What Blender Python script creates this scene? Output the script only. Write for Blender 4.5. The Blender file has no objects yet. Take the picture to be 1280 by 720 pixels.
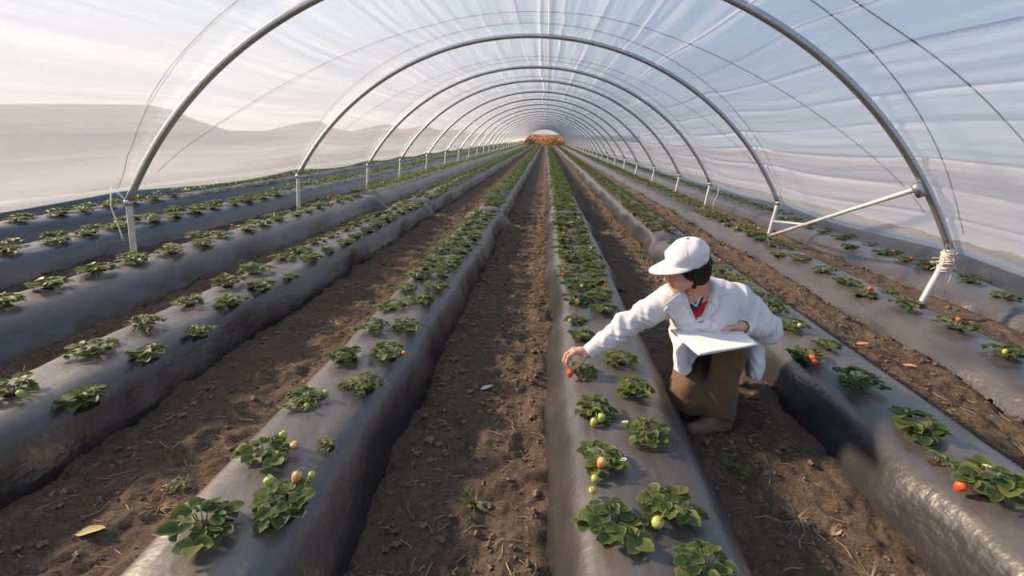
import bpy, math, random
import numpy as np
import openvdb
from mathutils import Vector, Matrix
from mathutils.bvhtree import BVHTree

random.seed(7)
RNG = np.random.default_rng(11)
SC = bpy.context.scene
COL = SC.collection
PI = math.pi

# ------------------------------------------------------------------ camera
CAM_H, FPX, ROLL, VPX, VPY = 1.46, 604.4, .045, 683.0, 172.0
_a, _b = VPX - 640, 360 - VPY
_Y = np.array([_a, _b, -FPX]); _Y /= np.linalg.norm(_Y)
_s = -(_a * _a + _b * _b + FPX * FPX) / (_a - _b * ROLL)
_X = np.array([_a + _s, _b - ROLL * _s, -FPX]); _X /= np.linalg.norm(_X)
if _X[0] < 0: _X = -_X
_Z = np.cross(_X, _Y)
RW = np.array([_X, _Y, _Z])            # rows are the world axes seen from the camera
cd = bpy.data.cameras.new('camera'); cam = bpy.data.objects.new('camera', cd); COL.objects.link(cam)
M = Matrix.Identity(4)
for i in range(3):
    for j in range(3): M[i][j] = RW[i][j]
M[2][3] = CAM_H
cam.matrix_world = M
cd.sensor_width = 36; cd.lens = FPX / 1280 * 36; cd.clip_start = .05; cd.clip_end = 9000
SC.camera = cam
CPOS = np.array([0, 0, CAM_H])
def visible(p, m=30):
    c = RW.T @ (np.asarray(p, float) - CPOS)
    if c[2] > -.1: return False
    return -m < 640 + FPX * c[0] / -c[2] < 1280 + m and -m < 360 - FPX * c[1] / -c[2] < 720 + m

# ------------------------------------------------------------------ helpers
def tag(o, label=None, cat=None, group=None, kind=None):
    for k, v in (('label', label), ('category', cat), ('group', group), ('kind', kind)):
        if v: o[k] = v
    return o
def empty(name, loc, label=None, cat=None, group=None):
    o = bpy.data.objects.new(name, None); COL.objects.link(o); o.location = loc
    o.empty_display_size = .1
    return tag(o, label, cat, group)
def mesh_data(name, verts, faces, mats=(), smooth=True, midx=None):
    me = bpy.data.meshes.new(name)
    me.from_pydata([tuple(v) for v in np.asarray(verts, float)], [], [tuple(int(i) for i in f) for f in faces])
    for m in (mats if isinstance(mats, (list, tuple)) else [mats]): me.materials.append(m)
    if smooth: me.polygons.foreach_set('use_smooth', np.ones(len(me.polygons), bool))
    if midx is not None: me.polygons.foreach_set('material_index', np.asarray(midx, np.int32))
    me.update()
    return me
def link(name, me, parent=None, loc=None):
    o = bpy.data.objects.new(name, me); COL.objects.link(o)
    if parent is not None: o.parent = parent
    if loc is not None: o.location = loc
    return o
def obj(name, verts, faces, mats, parent=None, smooth=True, midx=None, loc=None):
    return link(name, mesh_data(name, verts, faces, mats, smooth, midx), parent, loc)
class MB:
    def __init__(s): s.v = []; s.f = []; s.m = []; s.n = 0
    def add(s, v, f, m=0):
        v = np.asarray(v, float); s.v.append(v)
        s.f += [tuple(i + s.n for i in q) for q in f]; s.m += [m] * len(f); s.n += len(v); return s
    def V(s): return np.concatenate(s.v)
    def build(s, name, mats, parent=None, smooth=True, loc=None):
        return obj(name, s.V(), s.f, mats, parent, smooth, s.m, loc)
def nrm(v):
    v = np.asarray(v, float); return v / max(np.linalg.norm(v), 1e-9)
def tube(pts, r, seg=8, cap=True):
    pts = np.asarray(pts, float); n = len(pts)
    r = np.broadcast_to(np.asarray(r, float), (n,))
    T = np.gradient(pts, axis=0); T /= np.linalg.norm(T, axis=1)[:, None] + 1e-12
    ref = np.array([0, 0, 1.]) if abs(T[0][2]) < .9 else np.array([1., 0, 0])
    u = nrm(np.cross(T[0], ref)); V = []; F = []
    for i in range(n):
        u = nrm(u - T[i] * (u @ T[i])); w = np.cross(T[i], u)
        for k in range(seg):
            a = 2 * PI * k / seg; V.append(pts[i] + r[i] * (math.cos(a) * u + math.sin(a) * w))
    for i in range(n - 1):
        for k in range(seg):
            k2 = (k + 1) % seg
            F.append((i * seg + k, i * seg + k2, (i + 1) * seg + k2, (i + 1) * seg + k))
    if cap:
        F.append(tuple(range(seg))[::-1]); F.append(tuple((n - 1) * seg + k for k in range(seg)))
    return V, F
def lathe(prof, seg=12):
    V = []; F = []; n = len(prof)
    for r, z in prof:
        for k in range(seg):
            a = 2 * PI * k / seg; V.append((r * math.cos(a), r * math.sin(a), z))
    for i in range(n - 1):
        for k in range(seg):
            k2 = (k + 1) % seg
            F.append((i * seg + k, i * seg + k2, (i + 1) * seg + k2, (i + 1) * seg + k))
    return np.array(V), F
def gridfaces(nr, nc):
    i = np.arange(nr - 1)[:, None] * nc + np.arange(nc - 1)[None]
    i = i.ravel()
    return np.stack([i, i + 1, i + nc + 1, i + nc], 1)
def hash3(i, j, k, seed=0):
    h = (i.astype(np.int64) * 374761393 + j.astype(np.int64) * 668265263 + k.astype(np.int64) * 2147483647 + seed * 974711) & 0x7fffffff
    h = ((h ^ (h >> 13)) * 1274126177) & 0x7fffffff
    return ((h ^ (h >> 16)) & 0xffff) / 65535.0
def noise3(x, y, z, seed=0):
    x, y, z = np.broadcast_arrays(x, y, z)
    xi, yi, zi = np.floor(x), np.floor(y), np.floor(z)
    fx, fy, fz = x - xi, y - yi, z - zi
    fx, fy, fz = [f * f * (3 - 2 * f) for f in (fx, fy, fz)]
    r = 0
    for a in (0, 1):
        for b in (0, 1):
            for c in (0, 1):
                w = (fx if a else 1 - fx) * (fy if b else 1 - fy) * (fz if c else 1 - fz)
                r = r + w * hash3(xi + a, yi + b, zi + c, seed)
    return r * 2 - 1
def noise2(x, y, seed=0):
    x, y = np.broadcast_arrays(np.asarray(x, float), np.asarray(y, float))
    return noise3(x, y, np.zeros_like(x), seed)

# ------------------------------------------------------------------ materials
class Mat:
    def __init__(s, name):
        s.m = bpy.data.materials.new(name); s.m.use_nodes = True
        s.t = s.m.node_tree; s.t.nodes.clear()
        s.out = s.n('ShaderNodeOutputMaterial')
    def n(s, ty, **kw):
        nd = s.t.nodes.new(ty)
        for k, v in kw.items():
            if k.startswith('i_'):
                key = k[2:].replace('_', ' '); nd.inputs[int(key) if key.isdigit() else key].default_value = v
            else: setattr(nd, k, v)
        return nd
    def l(s, a, b): s.t.links.new(a, b)
    def bsdf(s, **kw):
        b = s.n('ShaderNodeBsdfPrincipled')
        for k, v in kw.items(): b.inputs[k.replace('_', ' ')].default_value = v
        s.l(b.outputs[0], s.out.inputs[0]); s.b = b; return b
    def ramp(s, fac, stops):
        r = s.n('ShaderNodeValToRGB'); e = r.color_ramp.elements
        while len(e) < len(stops): e.new(.5)
        for q, (p, c) in zip(e, stops): q.position = p; q.color = (*c, 1) if len(c) == 3 else c
        s.l(fac, r.inputs[0]); return r.outputs[0]
    def noise(s, scale, detail=4, coord=None, rough=.55, stretch=None):
        t = s.n('ShaderNodeTexNoise'); t.inputs['Scale'].default_value = scale; t.inputs['Detail'].default_value = detail; t.inputs['Roughness'].default_value = rough
        c = coord or s.n('ShaderNodeTexCoord').outputs['Object']
        if stretch:
            mp = s.n('ShaderNodeMapping'); mp.inputs['Scale'].default_value = stretch; s.l(c, mp.inputs[0]); c = mp.outputs[0]
        s.l(c, t.inputs['Vector']); return t.outputs[0]
    def bump(s, h, strength, dist, chain=None):
        b = s.n('ShaderNodeBump'); b.inputs['Strength'].default_value = strength; b.inputs['Distance'].default_value = dist
        s.l(h, b.inputs['Height'])
        if chain is not None: s.l(chain, b.inputs['Normal'])
        return b.outputs[0]
    def mixc(s, fac, a, b):
        m = s.n('ShaderNodeMix', data_type='RGBA')
        if isinstance(fac, (int, float)): m.inputs[0].default_value = fac
        else: s.l(fac, m.inputs[0])
        for v, i in ((a, 6), (b, 7)):
            if isinstance(v, tuple): m.inputs[i].default_value = (*v, 1)
            else: s.l(v, m.inputs[i])
        return m.outputs[2]
def simple(name, col, rough=.6, var=.12, scale=8, bump=0, bscale=60, metal=0, spec=.5, dist=.002, **kw):
    q = Mat(name); b = q.bsdf(Roughness=rough, Metallic=metal, **kw)
    b.inputs['Specular IOR Level'].default_value = spec
    n = q.noise(scale)
    q.l(q.ramp(n, [(.25, tuple(c * (1 - var) for c in col)), (.75, tuple(min(1, c * (1 + var)) for c in col))]), b.inputs['Base Color'])
    if bump: q.l(q.bump(q.noise(bscale, 5), bump, dist), b.inputs['Normal'])
    return q.m

# film: clear polythene that also scatters light, whiter along folds for thickness and to paint their lit ridges
def film_material():
    q = Mat('polythene_film')
    uv = q.n('ShaderNodeUVMap', uv_map='UVMap').outputs[0]
    n1 = q.noise(1.0, 4, uv, .6, (3.2, .16, 1)); n2 = q.noise(1.0, 3, uv, .5, (11, .7, 1)); n3 = q.noise(1.0, 2, uv, .5, (.35, .2, 1))
    nb = q.bump(n1, .75, .05); nb = q.bump(n2, .6, .012, nb)
    att = q.n('ShaderNodeAttribute', attribute_name='fold').outputs['Fac']
    tr = q.n('ShaderNodeBsdfTransparent'); tr.inputs[0].default_value = (.93, .95, .97, 1)
    di = q.n('ShaderNodeBsdfDiffuse'); di.inputs[0].default_value = (.80, .86, .95, 1)
    tl = q.n('ShaderNodeBsdfTranslucent'); tl.inputs[0].default_value = (.78, .85, .95, 1)
    gl = q.n('ShaderNodeBsdfGlossy'); gl.inputs[0].default_value = (1, 1, 1, 1); gl.inputs['Roughness'].default_value = .28
    for x in (di, tl, gl): q.l(nb, x.inputs['Normal'])
    sc = q.n('ShaderNodeMixShader'); sc.inputs[0].default_value = .5
    q.l(di.outputs[0], sc.inputs[1]); q.l(tl.outputs[0], sc.inputs[2])
    m1 = q.n('ShaderNodeMapRange'); m1.inputs['From Min'].default_value = .35; m1.inputs['From Max'].default_value = .75
    m1.inputs['To Min'].default_value = FILM_A; m1.inputs['To Max'].default_value = FILM_B; q.l(n1, m1.inputs[0])
    ad = q.n('ShaderNodeMath', operation='ADD', use_clamp=True); q.l(m1.outputs[0], ad.inputs[0]); q.l(att, ad.inputs[1])
    mx = q.n('ShaderNodeMixShader'); q.l(ad.outputs[0], mx.inputs[0]); q.l(tr.outputs[0], mx.inputs[1]); q.l(sc.outputs[0], mx.inputs[2])
    lw = q.n('ShaderNodeLayerWeight'); lw.inputs[0].default_value = .5
    pw = q.n('ShaderNodeMath', operation='POWER'); q.l(lw.outputs['Facing'], pw.inputs[0]); pw.inputs[1].default_value = 4
    fr = q.n('ShaderNodeMath', operation='MULTIPLY_ADD'); q.l(pw.outputs[0], fr.inputs[0]); fr.inputs[1].default_value = .30; fr.inputs[2].default_value = .04
    m2 = q.n('ShaderNodeMixShader'); q.l(fr.outputs[0], m2.inputs[0]); q.l(mx.outputs[0], m2.inputs[1]); q.l(gl.outputs[0], m2.inputs[2])
    q.l(m2.outputs[0], q.out.inputs[0])
    return q.m
FILM_A, FILM_B = .26, .42

def mulch_material():
    q = Mat('black_mulch_plastic'); b = q.bsdf()
    co = q.n('ShaderNodeTexCoord').outputs['Object']
    dust = q.noise(2.2, 6, co, .65, (1.6, .7, 1)); fine = q.noise(38, 4, co)
    d = q.ramp(dust, [(.28, (.15, .15, .15)), (.62, (1, 1, 1))])
    gz = q.n('ShaderNodeSeparateXYZ'); q.l(q.n('ShaderNodeNewGeometry').outputs['Normal'], gz.inputs[0])
    up = q.n('ShaderNodeMapRange'); q.l(gz.outputs[2], up.inputs[0]); up.inputs['From Min'].default_value = .25; up.inputs['From Max'].default_value = 1.0; up.inputs['To Min'].default_value = .05  # dust lies on the tops; flanks coloured darker to carry their shade
    ml = q.n('ShaderNodeMath', operation='MULTIPLY'); q.l(d, ml.inputs[0]); q.l(up.outputs[0], ml.inputs[1]); d = ml.outputs[0]
    c = q.mixc(d, (.016, .018, .023), (.098, .087, .080)); c2 = q.mixc(.10, c, q.ramp(fine, [(.3, (.01, .01, .01)), (.8, (.11, .09, .075))]))
    q.l(c2, b.inputs['Base Color'])
    r = q.n('ShaderNodeMapRange'); q.l(d, r.inputs[0]); r.inputs['To Min'].default_value = .26; r.inputs['To Max'].default_value = .42
    q.l(r.outputs[0], b.inputs['Roughness']); b.inputs['Specular IOR Level'].default_value = 1.0
    n = q.bump(q.noise(6, 4, co, .6, (1, .4, 1)), .34, .025); n = q.bump(q.noise(26, 3, co, .5, (.6, 1.3, 1)), .38, .006, n); n = q.bump(fine, .25, .002, n)
    q.l(n, b.inputs['Normal']); return q.m
def soil_material():
    q = Mat('furrow_soil'); b = q.bsdf(Roughness=.95); b.inputs['Specular IOR Level'].default_value = .15
    co = q.n('ShaderNodeTexCoord').outputs['Object']
    a = q.noise(1.3, 5, co, .6, (1, .5, 1)); f = q.noise(24, 8, co, .7); g = q.noise(95, 5, co, .7)
    c = q.ramp(f, [(.26, (.026, .019, .014)), (.46, (.110, .085, .067)), (.60, (.215, .158, .114)), (.78, (.48, .365, .265))])
    c = q.mixc(q.ramp(a, [(.35, (0, 0, 0)), (.7, (.6, .6, .6))]), c, (.235, .172, .122))
    c = q.mixc(.38, c, q.ramp(g, [(.36, (.02, .014, .011)), (.66, (.33, .25, .18))]))
    q.l(c, b.inputs['Base Color'])
    n = q.bump(f, 1., .06); n = q.bump(g, 1., .018, n); q.l(n, b.inputs['Normal']); return q.m
def leaf_material(name, dark, light, edge):
    q = Mat(name)
    at = q.n('ShaderNodeVertexColor', layer_name='leaf'); sp = q.n('ShaderNodeSeparateColor'); q.l(at.outputs[0], sp.inputs[0])
    oi = q.n('ShaderNodeObjectInfo').outputs['Random']
    ad = q.n('ShaderNodeMath', operation='ADD'); q.l(sp.outputs[0], ad.inputs[0]); q.l(oi, ad.inputs[1])
    hf = q.n('ShaderNodeMath', operation='MULTIPLY'); q.l(ad.outputs[0], hf.inputs[0]); hf.inputs[1].default_value = .5
    c = q.ramp(hf.outputs[0], [(.15, dark), (.8, light)])
    er = q.ramp(sp.outputs[1], [(.70, (0, 0, 0)), (1, (.6, .6, .6))]); c = q.mixc(er, c, edge)
    w = q.n('ShaderNodeMath', operation='MULTIPLY'); q.l(sp.outputs[2], w.inputs[0]); w.inputs[1].default_value = 46
    sn = q.n('ShaderNodeMath', operation='SINE'); q.l(w.outputs[0], sn.inputs[0])
    b = q.n('ShaderNodeBsdfPrincipled'); q.l(c, b.inputs['Base Color']); b.inputs['Roughness'].default_value = .55; b.inputs['Specular IOR Level'].default_value = .28
    q.l(q.bump(sn.outputs[0], .10, .002), b.inputs['Normal'])
    tl = q.n('ShaderNodeBsdfTranslucent'); q.l(q.mixc(.5, c, (.22, .34, .04)), tl.inputs[0])
    mx = q.n('ShaderNodeMixShader'); mx.inputs[0].default_value = .28; q.l(b.outputs[0], mx.inputs[1]); q.l(tl.outputs[0], mx.inputs[2])
    q.l(mx.outputs[0], q.out.inputs[0]); return q.m

MT = {}
MT['film'] = film_material(); MT['mulch'] = mulch_material(); MT['soil'] = soil_material()
MT['leaf'] = leaf_material('strawberry_leaf', (.020, .050, .017), (.105, .138, .036), (.26, .25, .08))
MT['stem'] = simple('leaf_stalk', (.20, .22, .07), .5)
MT['steel'] = simple('galvanised_steel', (.50, .51, .52), .34, .12, 30, .15, 120, .85)
MT['post'] = simple('weathered_post_steel', (.56, .56, .55), .5, .2, 25, .2, 120, .35)
MT['cord'] = simple('brown_cord', (.23, .16, .12), .8)
MT['twine'] = simple('pale_twine', (.62, .55, .46), .9, .15, 60)
MT['palecord'] = simple('cream_cord', (.92, .86, .76), .8)
MT['clod'] = simple('soil_clod', (.15, .11, .08), .95, .4, 14, .6, 90, spec=.1)
MT['straw'] = simple('dry_straw', (.30, .22, .125), .85, .3, 5)
MT['grass'] = simple('grass_blade', (.10, .14, .045), .6, .3, 4)
MT['darksoil'] = simple('dark_soil', (.040, .027, .019), .95, .3, 40, .7, 120, spec=.1)  # dark soil disc around each planting hole
def berry_mat(name, col, tip):
    q = Mat(name); b = q.bsdf(Roughness=.35)
    co = q.n('ShaderNodeTexCoord').outputs['Generated']; sx = q.n('ShaderNodeSeparateXYZ'); q.l(co, sx.inputs[0])
    v = q.n('ShaderNodeTexVoronoi'); v.inputs['Scale'].default_value = 9; q.l(co, v.inputs['Vector'])
    c = q.ramp(sx.outputs[2], [(.15, col), (.95, tip)])
    q.l(q.mixc(q.ramp(v.outputs['Distance'], [(.08, (.8, .8, .8)), (.2, (0, 0, 0))]), c, (.75, .55, .16)), b.inputs['Base Color'])
    q.l(q.bump(v.outputs['Distance'], .5, .003), b.inputs['Normal'])
    b.inputs['Subsurface Weight'].default_value = .15; b.inputs['Subsurface Radius'].default_value = (.004, .002, .001)
    return q.m
MT['red'] = berry_mat('ripe_strawberry', (.62, .035, .012), (.72, .12, .03))
MT['orange'] = berry_mat('ripening_strawberry', (.68, .15, .05), (.62, .42, .14))
MT['green'] = berry_mat('unripe_strawberry', (.42, .46, .10), (.38, .44, .09))
MT['petal'] = simple('white_petal', (.80, .80, .74), .6); MT['yolk'] = simple('yellow_flower_centre', (.70, .50, .04), .7)

# ------------------------------------------------------------------ light and sky
SUN_DIR = nrm((.88, -.22, -.45))       # the way the light travels: low from the left, a little from ahead
sd = bpy.data.lights.new('sun', 'SUN'); so = bpy.data.objects.new('sun', sd); COL.objects.link(so)
sd.energy = 14.5; sd.color = (1.0, .75, .52); sd.angle = math.radians(4)
so.rotation_euler = Vector(SUN_DIR).to_track_quat('-Z', 'Y').to_euler(); so.location = (-12, 6, 12)
W = bpy.data.worlds.new('sky'); SC.world = W; W.use_nodes = True
wt = W.node_tree; wt.nodes.clear()
def wn(ty): return wt.nodes.new(ty)
wo = wn('ShaderNodeOutputWorld'); bg = wn('ShaderNodeBackground'); wt.links.new(bg.outputs[0], wo.inputs[0])
tc = wn('ShaderNodeTexCoord'); sx = wn('ShaderNodeSeparateXYZ'); wt.links.new(tc.outputs['Generated'], sx.inputs[0])
el = wn('ShaderNodeValToRGB'); wt.links.new(sx.outputs[2], el.inputs[0])
ee = el.color_ramp.elements; ee[0].position = 0; ee[0].color = (.60, .61, .64, 1); ee[1].position = .6; ee[1].color = (.33, .49, .76, 1)
e = ee.new(.18); e.color = (.56, .66, .80, 1)
dp = wn('ShaderNodeVectorMath'); dp.operation = 'DOT_PRODUCT'; wt.links.new(tc.outputs['Generated'], dp.inputs[0])
dp.inputs[1].default_value = tuple(nrm((-.93, .34, .12)))
gr = wn('ShaderNodeValToRGB'); wt.links.new(dp.outputs['Value'], gr.inputs[0])
ge = gr.color_ramp.elements; ge[0].position = -.0; ge[0].color = (0, 0, 0, 1); ge[1].position = 1; ge[1].color = (.14, .125, .105, 1)
e = ge.new(.5); e.color = (.07, .065, .06, 1)
ax = wn('ShaderNodeMix'); ax.data_type = 'RGBA'; ax.blend_type = 'ADD'; ax.inputs[0].default_value = 1
wt.links.new(el.outputs[0], ax.inputs[6]); wt.links.new(gr.outputs[0], ax.inputs[7]); wt.links.new(ax.outputs[2], bg.inputs[0])
bg.inputs[1].default_value = 1.1

# ------------------------------------------------------------------ ground
BEDS = {'L6': -7.40, 'L5': -6.10, 'L4': -4.80, 'L3': -3.52, 'L2': -2.24, 'L1': -.905, 'R0': .42, 'R1': 1.76, 'R2': 2.99, 'R3': 4.25, 'R4': 5.55}
BED_END = 90.
BED_WIDE = {'L1': (.88, .86), 'L2': (1.15, .72), 'L3': (.62, 1.05), 'R0': (.93, 1.13), 'R1': (.86, 1.2)}      # how far the left and right flanks spread
def ground_z(x, y):
    z = .022 * noise2(x * 1.7, y * .9, 3) + .020 * noise2(x * 6, y * 5, 4) + .017 * noise2(x * 15, y * 14, 5) + .012 * noise2(x * 34, y * 32, 6)
    z = z + .010 * np.maximum(noise2(x * 9, y * 8, 8), .1)
    z = z + .07 / (1 + np.exp(-(x + 4.5) / .05)) / (1 + np.exp((x + 3.72) / .05))
    for a, b_ in ((2.02, 2.74), (3.28, 3.98)): z = z + .11 / (1 + np.exp(-(x - a) / .045)) / (1 + np.exp((x - b_) / .045))      # the right furrows are filled higher
    # the soil is banked a little along the bed edges
    for c in BEDS.values():
        d = np.abs(x - c); z = z + .035 * np.exp(-((d - .36) / .09) ** 2) * (.6 + .5 * noise2(x * 3, y * 2.1, 9))
    return z
def build_ground():
    ys = [-2.0]; st = .022
    while ys[-1] < 105:
        y = ys[-1]; st = .05 if y < .6 else .022 * max(1, (y / 2.2)) ** 1.35; ys.append(y + st)
    ys = np.array(ys); xs = np.concatenate([np.linspace(-9.5, -3.2, 140), np.linspace(-3.15, 3.4, 298), np.linspace(3.45, 7.5, 100)])
    X, Y = np.meshgrid(xs, ys)
    fade = np.clip(1.4 - Y / 30, .35, 1)
    V = np.stack([X, Y, ground_z(X, Y) * fade], -1).reshape(-1, 3)
    o = obj('ground', V, gridfaces(len(ys), len(xs)), MT['soil']); tag(o, 'bare brown soil of the furrows between the beds', 'ground', kind='structure')
    ys = np.array([-400, -100, -2, 20, 60, 104, 200, 600, 1500, 4000.])
    for xs, col, lab in ((np.array([-4000, -2500, -1200, -500, -200, -80, -30, -9.4]), (.075, .085, .105), 'haze-tinted open land falling away outside the left of the tunnel'),  # left land coloured like the hills to carry the haze
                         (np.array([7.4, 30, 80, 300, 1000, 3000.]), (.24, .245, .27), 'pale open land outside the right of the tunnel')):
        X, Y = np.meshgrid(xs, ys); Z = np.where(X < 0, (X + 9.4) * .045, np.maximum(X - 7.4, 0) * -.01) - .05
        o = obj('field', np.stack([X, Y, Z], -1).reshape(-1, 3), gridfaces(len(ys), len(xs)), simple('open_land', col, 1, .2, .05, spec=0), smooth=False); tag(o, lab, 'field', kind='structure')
    X, Y = np.meshgrid(np.array([-9.4, -3, 3, 7.4]), np.array([104., 110, 200, 600, 4000]))
    o = obj('field', np.stack([X, Y, X * 0 - .05], -1).reshape(-1, 3), gridfaces(5, 4), simple('dry_land', (.20, .15, .10), .95, .2, .05), smooth=False); tag(o, 'dry land beyond the tunnel end', 'field', kind='structure')
build_ground()

# hills on the left, traced as a ridge line far away with real slopes
RIDGE = [(-260, 118), (-120, 122), (0, 130), (90, 130), (185, 131), (215, 137), (245, 150), (285, 163), (330, 164), (372, 154), (398, 151), (416, 160), (440, 164), (468, 158), (484, 154), (500, 162), (530, 157), (548, 163), (575, 162), (600, 167), (650, 168), (800, 170)]
def ray(x, y): return RW @ np.array([x - 640, 360 - y, -FPX])
def build_hills():
    px = np.array([p[0] for p in RIDGE], float); py = np.array([p[1] for p in RIDGE], float)
    xs = np.linspace(-260, 800, 180); yy = np.interp(xs, px, py)
    rows = []
    for k, (fr, h) in enumerate(((.72, 0), (.8, .35), (.9, .75), (1, 1), (1.12, .7), (1.3, .0))):
        row = []
        for i, (x, y) in enumerate(zip(xs, yy)):
            d = ray(x, y); hor = math.hypot(d[0], d[1]); R_ = 2600
            p = CPOS + d / hor * R_
            base = p[0] * .045 - 2 if p[0] < 0 else -4
            b2 = (p[0] * fr) * .045 - 3 if p[0] < 0 else -5
            z = b2 + h * (p[2] - base + 1) if h < 1 else p[2]
            row.append((p[0] * fr, p[1] * fr, z + (0 if h in (0, 1) else 8 * float(noise2(i * .22, k * 3.1, 2)))))
        rows.append(row)
    V = np.array(rows).reshape(-1, 3)
    m = simple('haze_tinted_hillside', (.085, .105, .14), 1, .12, .004, spec=0)  # distance haze is put into the blue-grey base colour
    tag(obj('hills', V, gridfaces(len(rows), len(xs)), m), 'low grey blue hills seen through the film', 'hills', kind='structure')
build_hills()

# ------------------------------------------------------------------ raised beds under black plastic
PROF = np.array([(-.355, -.06), (-.345, .0), (-.325, .06), (-.30, .12), (-.27, .185), (-.235, .235), (-.19, .263), (-.13, .277), (-.065, .282), (0, .284)])
PROF = np.concatenate([PROF, PROF[-2::-1] * [-1, 1]])
_t = np.concatenate([[0], np.cumsum(np.linalg.norm(np.diff(PROF, axis=0), axis=1))])
_u = np.linspace(0, _t[-1], 41); PROF = np.stack([np.interp(_u, _t, PROF[:, 0]), np.interp(_u, _t, PROF[:, 1])], 1)
BREAKS = {'L1': 8.1, 'L2': 8.7, 'L3': 9.4, 'R0': 8.0, 'R1': 6.5}
BEDSEED = {n: i * 7 + 1 for i, n in enumerate(BEDS)}
def bed_scale(name, y):
    y = np.asarray(y, float); w = np.ones_like(y); h = np.ones_like(y); s = BEDSEED[name]
    if name in BREAKS:
        left = name[0] == 'L'
        h = h - (.85 if left else .4) * np.exp(-((y - BREAKS[name]) / .13) ** 2)
        w = w + (.5 if left else .15) * np.exp(-((y - BREAKS[name] + .15) / .22) ** 2)
    w = w * (1 + .04 * noise2(y * .8, y * 0 + 3.3, s)); h = h * (1 + .045 * noise2(y * .55, y * 0 + 7.3, s + 1))
    return w, h
def bed_top(name, x, y):
    w, h = bed_scale(name, np.array([y])); wl, wr_ = BED_WIDE.get(name, (1, 1)); dx = x - BEDS[name]
    return float(np.interp(abs(dx) / w[0] / (wl if dx < 0 else wr_), [0, .065, .13, .19, .235, .27, .30, .33], [.284, .282, .277, .263, .235, .185, .12, .05]) * h[0])
BED_WORDS = {'L6': 'seventh', 'L5': 'fifth bed left of central furrow', 'L4': 'fourth bed left of central furrow', 'L3': 'third bed left of central furrow', 'L2': 'second bed left of central furrow', 'L1': 'first bed left of central furrow',
             'R0': 'first bed right of central furrow', 'R1': 'second bed right of central furrow', 'R2': 'third bed right of central furrow', 'R3': 'fourth bed right of central furrow'}
BED_LABEL = {'L6': 'black plastic mulched bed farthest left, seen only as a dark strip under the film edge',
             'L5': 'fifth mulched bed left of the central furrow, outside the left posts',
             'L4': 'fourth mulched bed left of the central furrow, just outside the left posts',
             'L3': 'third mulched bed left of the central furrow, inside the left posts',
             'L2': 'second black plastic mulched bed left of the central furrow',
             'L1': 'black plastic mulched bed directly left of the central furrow',
             'R0': 'mulched bed directly right of the central furrow, where the worker reaches',
             'R1': 'mulched bed just behind the crouching worker, second right of central furrow',
             'R2': 'mulched bed carrying the right posts, third right of the central furrow',
             'R3': 'fourth mulched bed right of the central furrow, below the right film edge',
             'R4': 'unplanted dark plastic mulched bed outermost right, beyond the planted beds'}
def build_bed(name, cx):
    ys = [-1.5]
    while ys[-1] < BED_END:
        y = ys[-1]; ys.append(y + (.05 if y < 6 else .05 * (y / 6) ** 1.2 if not (name in BREAKS and abs(y - BREAKS[name]) < .7) else .05))
    ys = np.array(ys); n = len(PROF); s = BEDSEED[name]
    w, h = bed_scale(name, ys)
    wl, wr_ = BED_WIDE.get(name, (1, 1)); X = (PROF[:, 0] * np.where(PROF[:, 0] < 0, wl, wr_))[None] * w[:, None]; Z = PROF[None, :, 1] * h[:, None]
    yy = np.repeat(ys[:, None], n, 1)
    side = np.clip((np.abs(PROF[:, 0]) - .22) / .1, 0, 1)[None]
    near = np.clip(1.5 - yy / 14, .4, 1)
    wr = .010 * noise2(yy * 2.6 + X * 3, X * 5 + 9, s) + .006 * noise2(yy * 7 + X * 6, X * 14, s + 2) + .003 * noise2(yy * 19, X * 30, s + 3)
    wr = wr * (.55 + .9 * side) * near
    X = X + np.sign(X) * wr * side + .012 * noise2(yy * .5, yy * 0, s + 4) + side * np.sign(PROF[None, :, 0]) * .02 * noise2(yy * 1.6, X * 0 + 2, s + 5)
    Z = Z + wr * (1 - side) * .8
    V = np.stack([cx + X, yy, Z], -1).reshape(-1, 3)
    o = obj('mulched_bed', V, gridfaces(len(ys), n), MT['mulch'])
    tag(o, BED_LABEL[name], 'raised bed', 'plastic mulched beds')
for _n, _c in BEDS.items(): build_bed(_n, _c)

# ------------------------------------------------------------------ tunnel frame and film
CX, CZ, RAD = -.18, -1.42, 4.22
HOOPS = [1.1, 4.25, 7.45, 10.55, 13.0] + [13.0 + 3.0 * i for i in range(1, 27)]
HOOPS = [h for h in HOOPS if h < 90]
ANG_L, ANG_R = math.radians(-59.3), math.radians(59.9)
def arc(a, r=RAD): return CX + r * math.sin(a), CZ + r * math.cos(a)
def ordinal(n):
    base = ['zeroth', 'first', 'second', 'third', 'fourth', 'fifth', 'sixth', 'seventh', 'eighth', 'ninth', 'tenth', 'eleventh', 'twelfth', 'thirteenth', 'fourteenth', 'fifteenth', 'sixteenth', 'seventeenth', 'eighteenth', 'nineteenth']
    tens = {2: 'twent', 3: 'thirt', 4: 'fort', 5: 'fift', 6: 'sixt', 7: 'sevent', 8: 'eight', 9: 'ninet'}
    if n < 20: return base[n]
    t, u = divmod(n, 10)
    return tens[t] + 'ieth' if u == 0 else tens[t] + 'y-' + base[u]
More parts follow.
